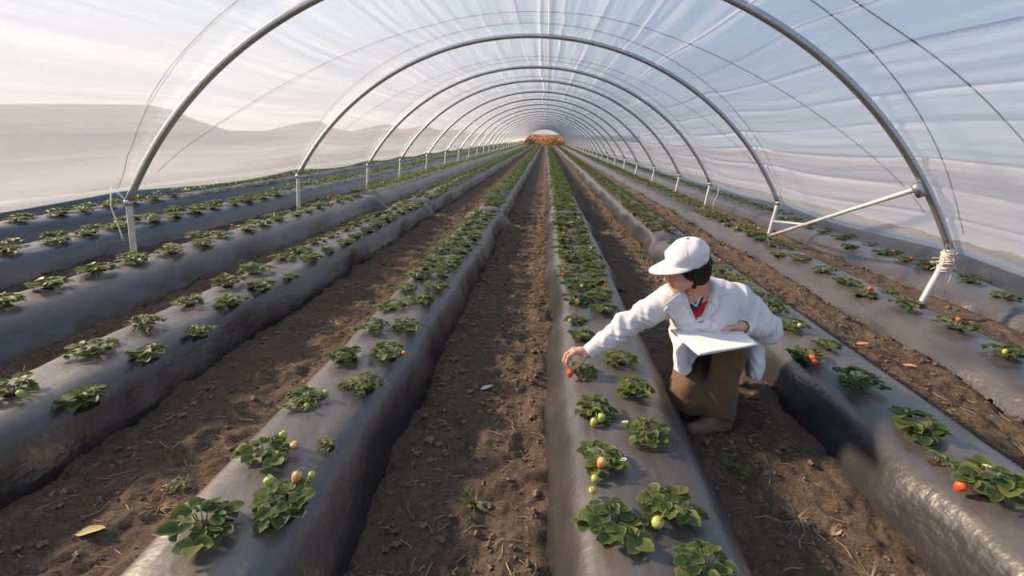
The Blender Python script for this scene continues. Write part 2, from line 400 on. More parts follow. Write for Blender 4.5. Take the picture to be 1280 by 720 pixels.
def build_hoop(i, y):
    if i == 0: return
    lab = 'large steel tunnel hoop closest to the viewer' if i == 1 else f'grey steel tunnel hoop, {ordinal(i)} from the front'
    t = empty('tunnel_hoop', (CX, y, 0), lab, 'tunnel hoop', 'steel hoops of the tunnel')
    al, ar = np.linspace(ANG_L, ANG_R, 72 if i < 6 else 40), None
    pts = [(arc(a)[0] - CX, 0, arc(a)[1]) for a in al]
    MB().add(*tube(pts, .031, 12)).build('arch_tube', MT['steel'], t)
    for s, a in ((-1, ANG_L), (1, ANG_R)):
        x, z = arc(a); x -= CX
        lean = (-.10, .05) if s < 0 else (-.06, .0)
        if i == 1: lean = (-.115, .03) if s < 0 else (-.20, -.04)
        p0 = np.array([x + .02 * -s * 0, 0, z + .02]); p1 = np.array([x + lean[0] * (1 if s > 0 else .9), lean[1], -.12])
        post = MB().add(*tube([p0 + [0, 0, -.005], p0 + [0, 0, -.03], (p0 + p1) / 2, p1], .027, 10)).build('post', MT['post'], t)
        MB().add(*tube([p0 + [0, 0, -.002], p0 + [0, 0, -.06]], .036, 12)).build('collar', MT['steel'], post)
        if s < 0:
            MB().add(*tube([p0 + [.01, -.02, -.03], p0 + [-.07, -.03, .06], p0 + [-.11, -.04, .10]], .011, 6)).build('rope_peg', MT['post'], post)
for i, y in enumerate(HOOPS): build_hoop(i, y)

def film_r(A, Y):
    """radius of the film surface: lies on the hoops, dips between them, runs in lengthwise folds"""
    hs = np.array([-5.2, -2.05] + HOOPS + [93])
    k = np.clip(np.searchsorted(hs, Y) - 1, 0, len(hs) - 2)
    t = np.clip((Y - hs[k]) / (hs[k + 1] - hs[k]), 0, 1)
    edge = np.sin(PI * t)
    sag = .055 * edge ** 1.2 * (1 + .3 * noise2(A * 3, Y * .6, 31))
    f = .010 * noise2(A * 30, Y * .35 + k * 3.7, 32) + .006 * noise2(A * 75, Y * .6 + k * 1.3, 33)
    puck = .010 * noise2(A * 130, k * 1.0 + .5, 34) * np.exp(-(np.minimum(t, 1 - t) / .07) ** 2)
    return RAD + .056 - sag + f * (.35 + edge * .9) + puck
FOLDS = [(-52, .7), (-44, .5), (-37, .6), (-30, .5), (-23, .6), (-16, .5), (-9, .7), (-3, .6), (.0, 1.6), (4, .9), (9.5, 1.), (16, 1.3), (22.5, 1.2), (29, 1.5), (34.3, 1.4), (39, 1.1), (43.5, 1.5), (48, 1.0), (52.5, 1.2), (56.5, .8)]
def build_film():
    ys = [-4.5]
    while ys[-1] < 91:
        y = ys[-1]; ys.append(y + (.11 if y < 15 else .11 * (y / 15) ** 1.1))
    ys = np.array(ys); na = 620
    al = np.linspace(math.radians(-58.3), math.radians(60.7), na)
    A, Y = np.meshgrid(al, ys)
    # lower edge hangs a little between the posts
    hs = np.array([-5.2, -2.05] + HOOPS + [93]); k = np.clip(np.searchsorted(hs, Y) - 1, 0, len(hs) - 2); t = (Y - hs[k]) / (hs[k + 1] - hs[k])
    drop = np.radians(.35) * np.sin(PI * t)
    A2 = A * (1 + drop * np.clip((np.abs(A) / math.radians(60)) - .6, 0, 1) * 2)
    R_ = film_r(A, Y); fold = np.zeros_like(A)
    for n, (c, w) in enumerate(FOLDS):
        w = w * (.12 if c < -25 else .4 if c < -8 else 1)
        ca = math.radians(c) + .012 * noise2(Y * .25, Y * 0 + n, 40) + .004 * noise2(Y * 1.2, Y * 0 + n, 41)
        amp = np.clip(.75 + .6 * noise2(Y * .5, Y * 0 + n, 42), 0.1, 1.4) * w
        wd = math.radians(.34)
        g = np.exp(-((A - ca) / wd) ** 2); R_ = R_ + .020 * amp * g
        fold = fold + .42 * amp * np.exp(-((A - ca) / (wd * .6)) ** 2)
    V = np.stack([CX + R_ * np.sin(A2), Y, CZ + R_ * np.cos(A2)], -1).reshape(-1, 3)
    F = gridfaces(len(ys), na)
    me = mesh_data('ceiling', V, F, MT['film'])
    uvl = me.uv_layers.new(name='UVMap'); li = np.empty(len(me.loops), np.int32); me.loops.foreach_get('vertex_index', li)
    uv = np.stack([A.ravel() * RAD, Y.ravel()], 1)[li]; uvl.data.foreach_set('uv', uv.ravel().astype(np.float32))
    at = me.attributes.new('fold', 'FLOAT', 'POINT'); at.data.foreach_set('value', fold.ravel().astype(np.float32))
    tag(link('ceiling', me), 'translucent white polythene film stretched over the steel hoops', 'tunnel film', kind='structure')
build_film()

def cord_on_film(angs, yv, r=.006, lift=.02):
    a = np.radians(np.asarray(angs, float)); n = 90
    aa = np.linspace(a[0], a[-1], n); yy = np.interp(aa, a, yv)
    ker = np.ones(9) / 9; yp = np.pad(yy, 4, mode='edge'); yy = np.convolve(yp, ker, 'valid')
    R_ = film_r(aa, yy); R_ = np.convolve(np.pad(R_, 12, mode='edge'), np.ones(25) / 25, 'valid') + lift
    return tube(np.stack([CX + R_ * np.sin(aa), yy, CZ + R_ * np.cos(aa)], 1), r, 6)
CA = [-58, -50.8, -43.8, -38.3, -33.1, -28.5, 0, 27.3, 33.2, 39.6, 45.2, 51.7, 58]
CAY = [4.18, 4.07, 3.93, 3.88, 3.85, 3.78, 3.7, 3.79, 3.84, 3.91, 3.99, 4.07, 4.19]
CB = [-55.7, -51.4, -41.9, -30.4, -19.6, -.8, 11.6, 20.4, 27.9, 34.5, 41.6, 47.3, 51.5, 55.9]
CBY = [4.41, 4.76, 5.31, 5.83, 6.15, 6.22, 6.05, 5.93, 5.73, 5.47, 5.16, 4.88, 4.63, 4.45]
DD = [8, 27.6, 31, 34.7, 39.7, 45.6, 52, 58]; DDY = [3.5, 3.47, 3.47, 3.40, 3.31, 3.22, 3.05, 2.8]
def add_cord(angs, yv, label, r=.0042):
    tag(MB().add(*cord_on_film(angs, yv, r)).build('tie_cord', MT['cord']), label, 'cord', 'cords tied over the film')
add_cord(DD, DDY, 'dark tie cord crossing the film nearest the viewer, ahead of the first hoop')
for i in range(1, 11):
    d = HOOPS[i] - 4.25
    who = 'nearest hoop' if i == 1 else f'{ordinal(i)} hoop from the front'
    add_cord(CA, np.array(CAY) + d, f'thin cord hugging the film on the near side of the {who}')
    add_cord(CB, np.array(CBY) + d, f'thin cord arching over the film just beyond the {who}')
# ridge cord
yy = np.linspace(-4, 90, 300); R_ = film_r(np.zeros_like(yy) + .03, yy) + .02
tag(MB().add(*tube(np.stack([CX + .03 * RAD + yy * 0, yy, CZ + R_], 1), .012, 6)).build('ridge_cord', MT['palecord']), 'cream cord running lengthwise along the tunnel ridge', 'cord')

def build_fixings():
    xr, zr = arc(ANG_R); y1, y2 = HOOPS[1], HOOPS[2]
    t = empty('diagonal_brace', (3.4, y2 - .2, .2), 'pale steel brace from the nearest hoop down to the second post on the right', 'brace')
    o = np.array([3.4, y2 - .2, .2])
    a = np.array([3.045, y1 - .02, 1.19]); b = np.array([xr - .05, y2 - .08, .21])
    MB().add(*tube([a - o, b - o], .021, 10)).build('main_bar', MT['post'], t)
    c = a * .36 + b * .64; d = np.array([xr - .02, y2 - .05, .42])
    MB().add(*tube([c - o, d - o], .016, 8)).build('short_strut', MT['post'], t)
    v, f = tube([a - o + [.05, .0, -.05], a - o + [-.02, 0, .035]], .036, 12); MB().add(v, f).build('clamp', MT['steel'], t)
    # bundle of twine lashed round the top of the right post
    m = MB(); rng = random.Random(3); px, py, pz = xr - .01, y1, zr - .03
    for k in range(26):
        z0 = pz - .13 + .15 * k / 26; tilt = rng.uniform(-.035, .035); r0 = .036 + rng.uniform(0, .018); ph = rng.uniform(0, 6)
        pts = [(px + r0 * math.cos(ph + q * .55) + rng.uniform(-.004, .004), py - .01 + r0 * math.sin(ph + q * .55), z0 + tilt * math.sin(q * .55)) for q in range(13)]
        m.add(*tube(pts, .0055, 5))
    for k in range(16):
        p = np.array([px + .04 * math.cos(k), py + .04 * math.sin(k), pz - .06 + rng.uniform(-.06, .05)]); d = nrm([math.cos(k), math.sin(k) * .6, rng.uniform(-1, .4)])
        m.add(*tube([p, p + d * .03 + [0, 0, .008], p + d * .06], .003, 4))
    m.add(*tube([(px + .03, py - .05, pz - .1), (px + .035, py - .055, pz - .2), (px + .02, py - .05, pz - .29), (px + .04, py - .055, pz - .34)], .005, 5))
    tag(m.build('twine_binding', MT['twine']), 'pale twine lashed in a thick knot round the nearest right post top', 'twine')
    xl, zl = arc(ANG_L)
    m = MB().add(*tube([(xl - .11, y1 - .05, zl + .07), (xl - .10, y1 - .09, zl - .04), (xl - .065, y1 - .10, zl - .17), (xl - .06, y1 - .08, zl - .30), (xl - .05, y1 - .09, zl - .36)], .006, 6))
    tag(m.build('hanging_twine', MT['twine']), 'loose twine end hanging from the peg of the nearest left post', 'twine')
    x2, z2 = arc(ANG_R); y3 = HOOPS[3]
    m = MB().add(*tube([(x2 + .02, y3 - .5, .66), (x2 + .0, y3 - .52, .5), (x2 - .06, y3 - .55, .36), (x2 - .04, y3 - .56, .22)], .007, 6))
    tag(m.build('hanging_twine', MT['twine']), 'pale twine hanging from the film edge before the third right post', 'twine')
build_fixings()

# ------------------------------------------------------------------ strawberry plants
def leaflet(L, W_, cup, fold, rows=6, cols=5):
    us = np.linspace(0, 1, rows); vs = np.linspace(-1, 1, cols)
    U, Vv = np.meshgrid(us, vs, indexing='ij')
    hw = W_ * np.where(U < .01, .06, np.sin(PI * np.clip(U, 0, 1) ** .72) ** .6)
    hw = np.where(U > .99, .20 * W_, hw)
    hw = hw * (1 + .05 * np.where((np.arange(rows)[:, None] % 2 == 0), 1, -1) * (np.abs(Vv) > .9))
    x = L * U * (1 - .06 * (Vv ** 2) * (U > .8)); y = hw * Vv
    z = cup * (Vv ** 2) * W_ * np.sin(PI * np.clip(U * .9 + .05, 0, 1)) + fold * L * (U ** 2) - .0
    P = np.stack([x, y, z], -1).reshape(-1, 3)
    C = np.stack([np.zeros_like(U), np.maximum(np.abs(Vv), np.where(U > .99, 1, 0)), U], -1).reshape(-1, 3)
    return P, gridfaces(rows, cols), C
def frame_rot(fwd, up):
    f = nrm(fwd); s = nrm(np.cross(up, f)); u = np.cross(f, s); return np.stack([f, s, u], 1)
def foliage(seed, n_leaves, spread, height, lsize, rows=6, cols=5, petiole=True, upright=0.):
    rg = random.Random(seed); m = MB(); cols_ = []
    golden = 2.39996
    for i in range(n_leaves):
        q = (i + .6) / n_leaves
        a = i * golden + rg.uniform(-.35, .35); r = spread * math.sqrt(q) * rg.uniform(.8, 1.1)
        h = height * (1.05 - .62 * q) * rg.uniform(.75, 1.2) + .015
        base = np.array([.012 * math.cos(a), .012 * math.sin(a), .0]); tip = np.array([r * .78 * math.cos(a), r * .78 * math.sin(a), h])
        if petiole:
            mid = (base + tip) / 2 + np.array([0, 0, .018 + h * .12])
            v, f = tube([base, mid * .6 + base * .4 + [0, 0, .006], mid, tip], [.0024, .0022, .002, .0016], 5, False)
            m.add(v, f, 1); cols_ += [(.5, 0, 0)] * len(v)
        out = np.array([math.cos(a), math.sin(a), rg.uniform(-.30, .25) + upright]); ls = lsize * rg.uniform(.72, 1.12); rnd = rg.random()
        up = nrm([rg.uniform(-.3, .3) + .35 * math.cos(a) * q, rg.uniform(-.3, .3) + .35 * math.sin(a) * q, 1])
        for da, sc in ((0, 1.), (1.25, .9), (-1.25, .9)):
            ca, sa = math.cos(da), math.sin(da)
            d = np.array([out[0] * ca - out[1] * sa, out[0] * sa + out[1] * ca, out[2] + rg.uniform(-.15, .15)])
            u2 = nrm(up + np.array([rg.uniform(-.25, .25), rg.uniform(-.25, .25), 0]))
            P, F, C = leaflet(ls * sc, ls * sc * rg.uniform(.44, .52), rg.uniform(.15, .5), rg.uniform(-.25, .05), rows, cols)
            Rm = frame_rot(d, u2); m.add(P @ Rm.T + tip, F.tolist(), 0)
            C = C.copy(); C[:, 0] = np.clip(rnd + rg.uniform(-.15, .15), 0, 1); cols_ += [tuple(c) for c in C]
    return m, np.array(cols_)
def foliage_mesh(name, *a, **k):
    m, c = foliage(*a, **k)
    me = mesh_data(name, m.V(), m.f, [MT['leaf'], MT['stem']], True, m.m)
    ca = me.color_attributes.new('leaf', 'FLOAT_COLOR', 'POINT')
    ca.data.foreach_set('color', np.concatenate([c, np.ones((len(c), 1))], 1).ravel().astype(np.float32))
    return me
VAR = [foliage_mesh('foliage', 100 + i, n, sp, h, ls) for i, (n, sp, h, ls) in enumerate([(13, .105, .062, .054), (15, .115, .058, .050), (12, .095, .055, .054), (16, .12, .06, .048), (12, .10, .05, .054), (14, .105, .07, .050), (17, .115, .055, .046), (14, .12, .05, .050)])]
BIG = [foliage_mesh('foliage', 140 + i, n, sp, h, ls) for i, (n, sp, h, ls) in enumerate([(12, .105, .065, .064), (11, .11, .06, .060), (12, .105, .07, .062)])]
SMALL = [foliage_mesh('foliage', 160 + i, 4, .05, .04, .038) for i in range(2)]
SOILV = []
for i in range(3):
    n = 18; v = [(0, 0, .010)]
    for rr, zz in ((.5, .009), (1., -.004)):
        for k in range(n):
            a = 2 * PI * k / n; r = .055 * rr * (1 + .22 * float(noise2(math.cos(a) * 2 + i * 5, math.sin(a) * 2, 50))); v.append((r * math.cos(a), r * math.sin(a), zz))
    f = [(0, 1 + k, 1 + (k + 1) % n) for k in range(n)] + [(1 + k, 1 + n + k, 1 + n + (k + 1) % n, 1 + (k + 1) % n) for k in range(n)]
    SOILV.append(mesh_data('soil_mound', v, f, MT['darksoil']))
_bp = [(0.0005, -.020), (.005, -.0185), (.010, -.012), (.0138, -.002), (.0150, .006), (.0135, .0125), (.008, .0165), (.0005, .0175)]
_bv, _bf = lathe(_bp, 12)
BERRY = {k: mesh_data('strawberry', _bv, _bf, MT[k]) for k in ('red', 'orange', 'green')}
_m = MB()
for k in range(6):
    a = k * PI / 3
    P, F, C = leaflet(.016, .0055, .1, -.5, 4, 3); Rm = frame_rot((math.cos(a), math.sin(a), -.15), (0, 0, 1)); _m.add(P @ Rm.T + [0, 0, .0172], F.tolist())
_m.add(*tube([(0, 0, .016), (.006, 0, .026), (.022, .002, .029), (.048, .004, .016), (.070, .003, -.015)], .0014, 4))
CALYX = mesh_data('calyx', _m.V(), _m.f, simple('berry_calyx', (.16, .24, .05), .55))
_m = MB()
for k in range(5):
    a = k * 2 * PI / 5
    P, F, C = leaflet(.014, .0085, .3, .1, 4, 3); Rm = frame_rot((math.cos(a), math.sin(a), .05), (0, 0, 1)); _m.add(P @ Rm.T, F.tolist())
PETALS = mesh_data('petals', _m.V(), _m.f, MT['petal'])
_v, _f = lathe([(.0002, .006), (.004, .005), (.005, .002), (.0052, -.001)], 8); YOLK = mesh_data('flower_centre', _v, _f, MT['yolk'])
_v, _f = tube([(0, 0, -.05), (.004, 0, -.02), (0, 0, 0)], .0013, 4); FSTALK = mesh_data('flower_stalk', _v, _f, MT['stem'])

def plant(x, y, bed, size=1., kind='n', berries=(), flowers=(), label=None, group=None, rot=None, rnd=random):
    z = bed_top(bed, x, y) - .004
    t = empty('strawberry_plant', (x, y, z), label, 'strawberry plant', group)
    me = rnd.choice({'n': VAR, 'b': BIG, 's': SMALL}[kind])
    a = rnd.uniform(0, 6.28) if rot is None else rot
    f = link('foliage', me, t); f.scale = (size, size, size * rnd.uniform(.72, .95)) if y < 3 else (size * 1.12, size * 1.12, size * rnd.uniform(.6, .85)); f.rotation_euler.z = a
    s = link('soil_mound', rnd.choice(SOILV), t); q = .55 if kind == 's' else size * .9; s.scale = (q, q, 1); s.rotation_euler.z = a
    for (c, dx, dy, dz, bs) in berries:
        b = link('strawberry', BERRY[c], t); b.location = (dx * .95, dy * .95, dz * .78); b.scale = (bs,) * 3
        b.rotation_euler = (rnd.uniform(-.4, .4), rnd.uniform(-.5, .3), math.atan2(-dy, -dx) + rnd.uniform(-.4, .4))
        link('calyx', CALYX, b)
        b['label'] = {'red': 'ripe red strawberry', 'orange': 'orange ripening strawberry', 'green': 'unripe yellow-green strawberry'}[c]
    for (dx, dy, dz) in flowers:
        w = link('flower', PETALS, t); w.location = (dx, dy, dz); w.rotation_euler = (rnd.uniform(-.6, .1), rnd.uniform(-.5, .5), 0)
        link('flower_centre', YOLK, w); link('flower_stalk', FSTALK, w)
    return t

# near plants where the photograph shows them: bed, x, y, size, kind, berries, flowers
R_, O_, G_ = 'red', 'orange', 'green'
NEAR = [
 ('L1', -.95, 1.10, .95, 'b', [], []),
 ('L1', -.77, 1.22, .95, 'b', [(O_, .0, .10, .075, 1.15), (G_, -.09, .08, .06, 1.1), (G_, .045, .12, .07, .8), (G_, -.085, .0, .04, .7)], []),
 ('L1', -.96, 1.45, .85, 'b', [(O_, .10, .04, .05, 1.0), (G_, .03, .09, .06, 1.)], []),
 ('L1', -.78, 1.56, .75, 's', [], []),
 ('L1', -1.0, 1.85, .85, 'n', [(G_, .09, .02, .06, .8), (G_, .05, -.09, .05, .7)], []),
 ('L1', -.79, 2.00, .9, 'n', [], []), ('L1', -1.0, 2.26, 1.0, 'n', [], []), ('L1', -.79, 2.37, .95, 'n', [(O_, .10, -.03, .05, .7)], []),
 ('L1', -.98, 2.68, .95, 'n', [], []), ('L1', -.79, 2.76, .95, 'n', [], []), ('L1', -.99, 3.09, .9, 'n', [], []), ('L1', -.82, 3.25, 1., 'n', [], []), ('L1', -1.0, 3.46, .8, 'n', [], []), ('L1', -.80, 3.59, 1., 'n', [(R_, .05, -.09, .04, .8)], []),
 ('L2', -2.05, 1.83, 1.05, 'n', [], []), ('L2', -2.28, 1.75, .95, 'n', [(G_, .10, -.05, .05, 1.0)], []), ('L2', -2.31, 2.16, 1.15, 'n', [], []), ('L2', -2.07, 2.25, .95, 'n', [], []), ('L2', -2.30, 2.52, .95, 'n', [], []), ('L2', -2.06, 2.62, .95, 'n', [(G_, .04, -.05, .09, .7)], []),
 ('L2', -2.33, 2.93, .95, 'n', [], []), ('L2', -2.11, 3.03, 1.05, 'n', [], []), ('L2', -2.35, 3.37, 1.1, 'n', [], []), ('L2', -2.10, 3.42, 1., 'n', [(G_, .08, -.05, .05, .9)], []), ('L2', -2.36, 3.77, 1.2, 'n', [], []), ('L2', -2.08, 3.77, .7, 'n', [], []), ('L2', -2.36, 4.2, 1., 'n', [], []), ('L2', -2.14, 4.3, 1., 'n', [], []),
 ('L3', -3.42, 2.72, 1.1, 'n', [], []), ('L3', -3.49, 3.08, 1.1, 'n', [], []), ('L3', -3.49, 3.47, 1.2, 'n', [], []), ('L3', -3.49, 3.83, 1., 'n', [], []), ('L3', -3.43, 4.2, 1.05, 'n', [], []), ('L3', -3.39, 4.57, 1., 'n', [(R_, .06, -.07, .04, .9)], []),
 ('R0', .285, 1.26, 1.0, 'b', [(G_, -.05, .17, .03, .9)], []),
 ('R0', .48, 1.35, .92, 'b', [(G_, -.055, -.075, .04, 1.35), (R_, .07, .07, .05, .6)], []),
 ('R0', .53, 1.12, .9, 'b', [], []),
 ('R0', .28, 1.60, .98, 'n', [(O_, -.005, -.075, .085, 1.2), (G_, -.03, -.115, .03, 1.0)], [(.085, -.02, .05)]),
 ('R0', .49, 1.78, .98, 'n', [], [(-.085, .03, .06)]),
 ('R0', .285, 1.96, .92, 'n', [(G_, .03, -.10, .06, 1.15), (G_, -.005, -.115, .04, 1.1)], []),
 ('R0', .50, 2.16, 1.0, 'n', [], []),
 ('R0', .275, 2.36, .78, 'n', [(R_, -.080, -.066, .036, 1.25)], []),
 ('R0', .485, 2.49, 1., 'n', [], []),
 ('R0', .30, 2.80, .9, 'n', [], []), ('R0', .28, 3.11, .75, 'n', [(G_, -.05, -.06, .04, .8)], []), ('R0', .49, 3.30, 1., 'n', [], []), ('R0', .30, 3.50, 1.05, 'n', [(O_, .0, -.10, .05, 1.2)], []), ('R0', .50, 3.64, 1.05, 'n', [], []), ('R0', .32, 3.90, 1.1, 'n', [(G_, .05, -.09, .05, 1.)], []), ('R0', .50, 3.95, 1., 'n', [(R_, .06, -.09, .05, 1.2)], []),
 ('R1', 1.70, 1.59, 1.15, 'b', [(R_, -.125, -.015, .035, 1.3)], [(.0, .04, .085)]), ('R1', 1.65, 1.76, .8, 's', [], []), ('R1', 1.71, 1.98, 1.1, 'b', [], []), ('R1', 1.70, 2.38, 1.15, 'n', [], []), ('R1', 1.60, 2.72, 1., 'n', [(R_, .0, -.08, .07, 1.1), (R_, -.0, -.11, .05, 1.1)], []), ('R1', 1.81, 2.88, .85, 'n', [], []), ('R1', 1.74, 3.2, 1.05, 'n', [(G_, .02, -.08, .07, 1.)], []), ('R1', 1.6, 3.36, .8, 'n', [], []),
 ('R2', 2.93, 2.96, 1.1, 'n', [(G_, -.05, -.05, .07, 1.)], []), ('R2', 2.99, 3.41, 1.2, 'n', [(R_, -.02, -.02, .105, 1.1)], [(.02, -.07, .09)]), ('R2', 2.94, 3.82, 1.1, 'n', [], []), ('R2', 3.12, 4.3, .7, 'n', [], []), ('R2', 2.83, 4.19, 1.1, 'n', [(R_, .02, -.03, .10, 1.1), (O_, .05, -.02, .09, 1.)], []), ('R2', 2.88, 4.55, 1.1, 'n', [], []), ('R2', 2.89, 4.93, 1., 'n', [(G_, -.05, -.06, .05, 1.)], []), ('R2', 2.88, 5.44, 1.2, 'n', [], []), ('R2', 2.79, 5.72, .9, 'n', [], []), ('R2', 2.92, 6.16, 1., 'n', [], []),
 ('R3', 4.15, 4.0, 1., 'n', [], []), ('R3', 4.15, 4.37, 1.1, 'n', [], []), ('R3', 4.24, 4.83, 1.05, 'n', [], []), ('R3', 4.2, 5.33, 1.2, 'n', [(R_, -.08, -.07, .05, 1.2), (R_, .04, -.10, .05, 1.2), (G_, .06, .0, .08, 1.)], []), ('R3', 4.16, 5.67, .9, 'n', [(R_, .05, -.05, .07, 1.)], []), ('R3', 4.15, 6.03, 1., 'n', [], []), ('R3', 4.04, 6.5, 1., 'n', [], []),
]
rp = random.Random(21)
def rb(p=.22):
    out = []
    if rp.random() < p:
        a = rp.uniform(3.3, 6.1); out.append((rp.choice([R_, R_, O_, O_, G_]), .085 * math.cos(a), .085 * math.sin(a), rp.uniform(.03, .075), rp.uniform(.8, 1.15)))
    return out
PL = list(NEAR)
def run(bed, dx, y0, step, y1, gap=None, size=1.0):
    y = y0
    while y < y1:
        st = step * (1 if y < 8.3 else .72)
        if not (bed in BREAKS and abs(y - BREAKS[bed]) < .28):
            PL.append((bed, BEDS[bed] + dx + rp.uniform(-.025, .025), y + rp.uniform(-.05, .05), size * rp.uniform(.82, 1.15), 'n', rb(), []))
        y += st
E_ = 89
run('L1', .10, 3.92, .34, E_); run('L1', -.10, 3.80, .34, E_)
run('L2', .13, 4.65, .37, E_); run('L2', -.11, 4.55, .37, E_)
run('L3', .10, 4.95, .38, E_); run('L3', -.13, 3.65, .39, E_)
run('L4', .10, 3.9, .40, E_, size=1.05); run('L4', -.13, 4.1, .42, E_, size=1.05)
run('L5', .10, 5.2, .40, E_, size=1.1); run('L5', -.13, 5.0, .43, E_, size=1.1)
run('R0', -.13, 4.2, .28, E_, size=1.05); run('R0', .085, 4.25, .28, E_, size=1.05)
run('R1', .05, 3.6, .36, E_); run('R1', -.14, 3.75, .36, E_)
run('R2', -.07, 6.5, .38, E_, size=1.05); run('R2', .10, 6.1, .40, E_)
run('R3', -.08, 6.95, .42, E_); run('R3', .11, 5.1, .5, E_, size=.9)
vis = []
for p in PL:
    z = .3
    if visible((p[1], p[2], z), 25): vis.append((p[1] ** 2 + p[2] ** 2, p))
vis.sort(key=lambda q: q[0])
ind = [p for _, p in vis[:300]]; rest = [p for _, p in vis[300:]]
rank = {}
for b in BEDS:
    for s in (-1, 1):
        row = sorted([p for p in ind if p[0] == b and (1 if p[1] > BEDS[b] else -1) == s], key=lambda p: p[2])
        for k, p in enumerate(row): rank[id(p)] = (s, k + 1)
for p in ind:
    s, k = rank[id(p)]; side = 'left' if s < 0 else 'right'
    adj = 'Red-fruited' if any(b[0] == R_ for b in p[5]) else 'Orange-fruited' if any(b[0] == O_ for b in p[5]) else 'Green-fruited' if p[5] else 'Flowering' if p[6] else 'Tiny' if p[4] == 's' else 'Leafy'
    lab = f'{adj} strawberry plant, {ordinal(k)} from front, {side} row of {BED_WORDS[p[0]]}'
    plant(p[1], p[2], p[0], p[3], p[4], p[5], p[6], lab, 'strawberry plants on the ' + BED_WORDS[p[0]], rnd=rp)
# far plants: one mass
def far_plants():
    libs = []
    for i in range(6):
        m, c = foliage(300 + i, 8, .125, .085, .068, 3, 3, False); libs.append((m.V(), np.array(m.f), c))
    bv, bf = lathe([(.001, -.018), (.013, -.004), (.013, .008), (.001, .016)], 5)
    VV = []; FF = []; CC = []; MI = []; n = 0
    for p in rest:
        v, f, c = rp.choice(libs); a = rp.uniform(0, 6.28); s = p[3]
        Rm = np.array([[math.cos(a), -math.sin(a), 0], [math.sin(a), math.cos(a), 0], [0, 0, 1]])
        VV.append((v * s) @ Rm.T + [p[1], p[2], bed_top(p[0], p[1], p[2])]); FF.append(f + n); CC.append(c * [.9, 1, 1] + [rp.uniform(0, .2), 0, 0]); MI += [0] * len(f); n += len(v)
        for b in p[5]:
            VV.append(bv * 1.1 + [p[1] + b[1], p[2] + b[2], bed_top(p[0], p[1], p[2]) + b[3]]); FF.append(np.array(bf) + n); CC.append(np.zeros((len(bv), 3))); MI += [1 if b[0] != G_ else 2] * len(bf); n += len(bv)
    V = np.concatenate(VV); F = np.concatenate(FF)
    me = mesh_data('strawberry_foliage', V, F, [MT['leaf'], simple('far_ripe_berry', (.6, .06, .02), .4), simple('far_unripe_berry', (.4, .44, .1), .4)], True, MI)
    ca = me.color_attributes.new('leaf', 'FLOAT_COLOR', 'POINT'); C = np.concatenate(CC)
    ca.data.foreach_set('color', np.concatenate([C, np.ones((len(C), 1))], 1).ravel().astype(np.float32))
    tag(link('strawberry_foliage', me), 'distant strawberry plants merging into green strips towards the tunnel end', 'strawberry plants', kind='stuff')
far_plants()

# ------------------------------------------------------------------ furrow litter, weeds, clods
FUR = [-.255, 1.04, -1.55, -2.87, 2.345, 3.62, -4.16]
def clods():
    rg = np.random.default_rng(5); VV = []; FF = []; n = 0
    base = np.array([(1, 0, 0), (-1, 0, 0), (0, 1, 0), (0, -1, 0), (0, 0, 1), (0, 0, -1), (.6, .6, .6), (-.6, .6, .6), (.6, -.6, .6), (-.6, -.6, .6)], float)
    octa = [(0, 6, 4), (6, 2, 4), (2, 7, 4), (7, 1, 4), (1, 9, 4), (9, 3, 4), (3, 8, 4), (8, 0, 4), (0, 2, 6), (2, 1, 7), (1, 3, 9), (3, 0, 8), (2, 0, 5), (1, 2, 5), (3, 1, 5), (0, 3, 5)]
    for k in range(5200):
        fx = FUR[rg.choice(7, p=[.3, .24, .16, .08, .12, .06, .04])]; y = .7 + rg.random() ** 1.6 * 9
        x = fx + rg.uniform(-.32, .32)
        if rg.random() < .35: x = fx + rg.choice([-1, 1]) * rg.uniform(.22, .32)
        s = .004 + .016 * rg.random() ** 4 + .001 * y
        if rg.random() < .01: s *= 1.7
        v = base * s * rg.uniform(.6, 1.3, (10, 1)) * [1, rg.uniform(.7, 1.3), rg.uniform(.6, 1)]
        a = rg.uniform(0, 6.28); ca, sa = math.cos(a), math.sin(a); v = v @ np.array([[ca, -sa, 0], [sa, ca, 0], [0, 0, 1]])
        VV.append(v + [x, y, s * .3 + 10]); FF.append(np.array(octa) + n); n += 10
    V = np.concatenate(VV); cx = V.reshape(-1, 10, 3).mean(1); gz = ground_z(cx[:, 0], cx[:, 1]); V = V.reshape(-1, 10, 3); V[:, :, 2] += (gz - 10)[:, None]
    tag(obj('soil_rubble', V.reshape(-1, 3), np.concatenate(FF), MT['clod'], smooth=False), 'small clods and crumbs of brown soil strewn along the furrows', 'soil clods', kind='stuff')
def straw():
    rg = np.random.default_rng(8); m = MB()
    for k in range(1500):
        fx = FUR[rg.choice(7, p=[.25, .2, .2, .08, .15, .06, .06])]; y = .8 + rg.random() ** 1.4 * 8; x = fx + rg.uniform(-.31, .31)
        L = rg.uniform(.02, .10); a = rg.uniform(0, 6.28); z = float(ground_z(np.array([x]), np.array([y]))[0]) + .006
        d = np.array([math.cos(a), math.sin(a), rg.uniform(-.05, .12)]) * L; c = np.array([x, y, z]); b = np.array([-d[1], d[0], 0]) * rg.uniform(-.3, .3)
        v, f = tube([c - d / 2, c + b, c + d / 2], rg.uniform(.0010, .0026), 4, False); m.add(v, f)
    tag(m.build('straw_litter', MT['straw']), 'scattered dry straw and stalks lying in the furrows', 'litter', kind='stuff')
clods(); straw()
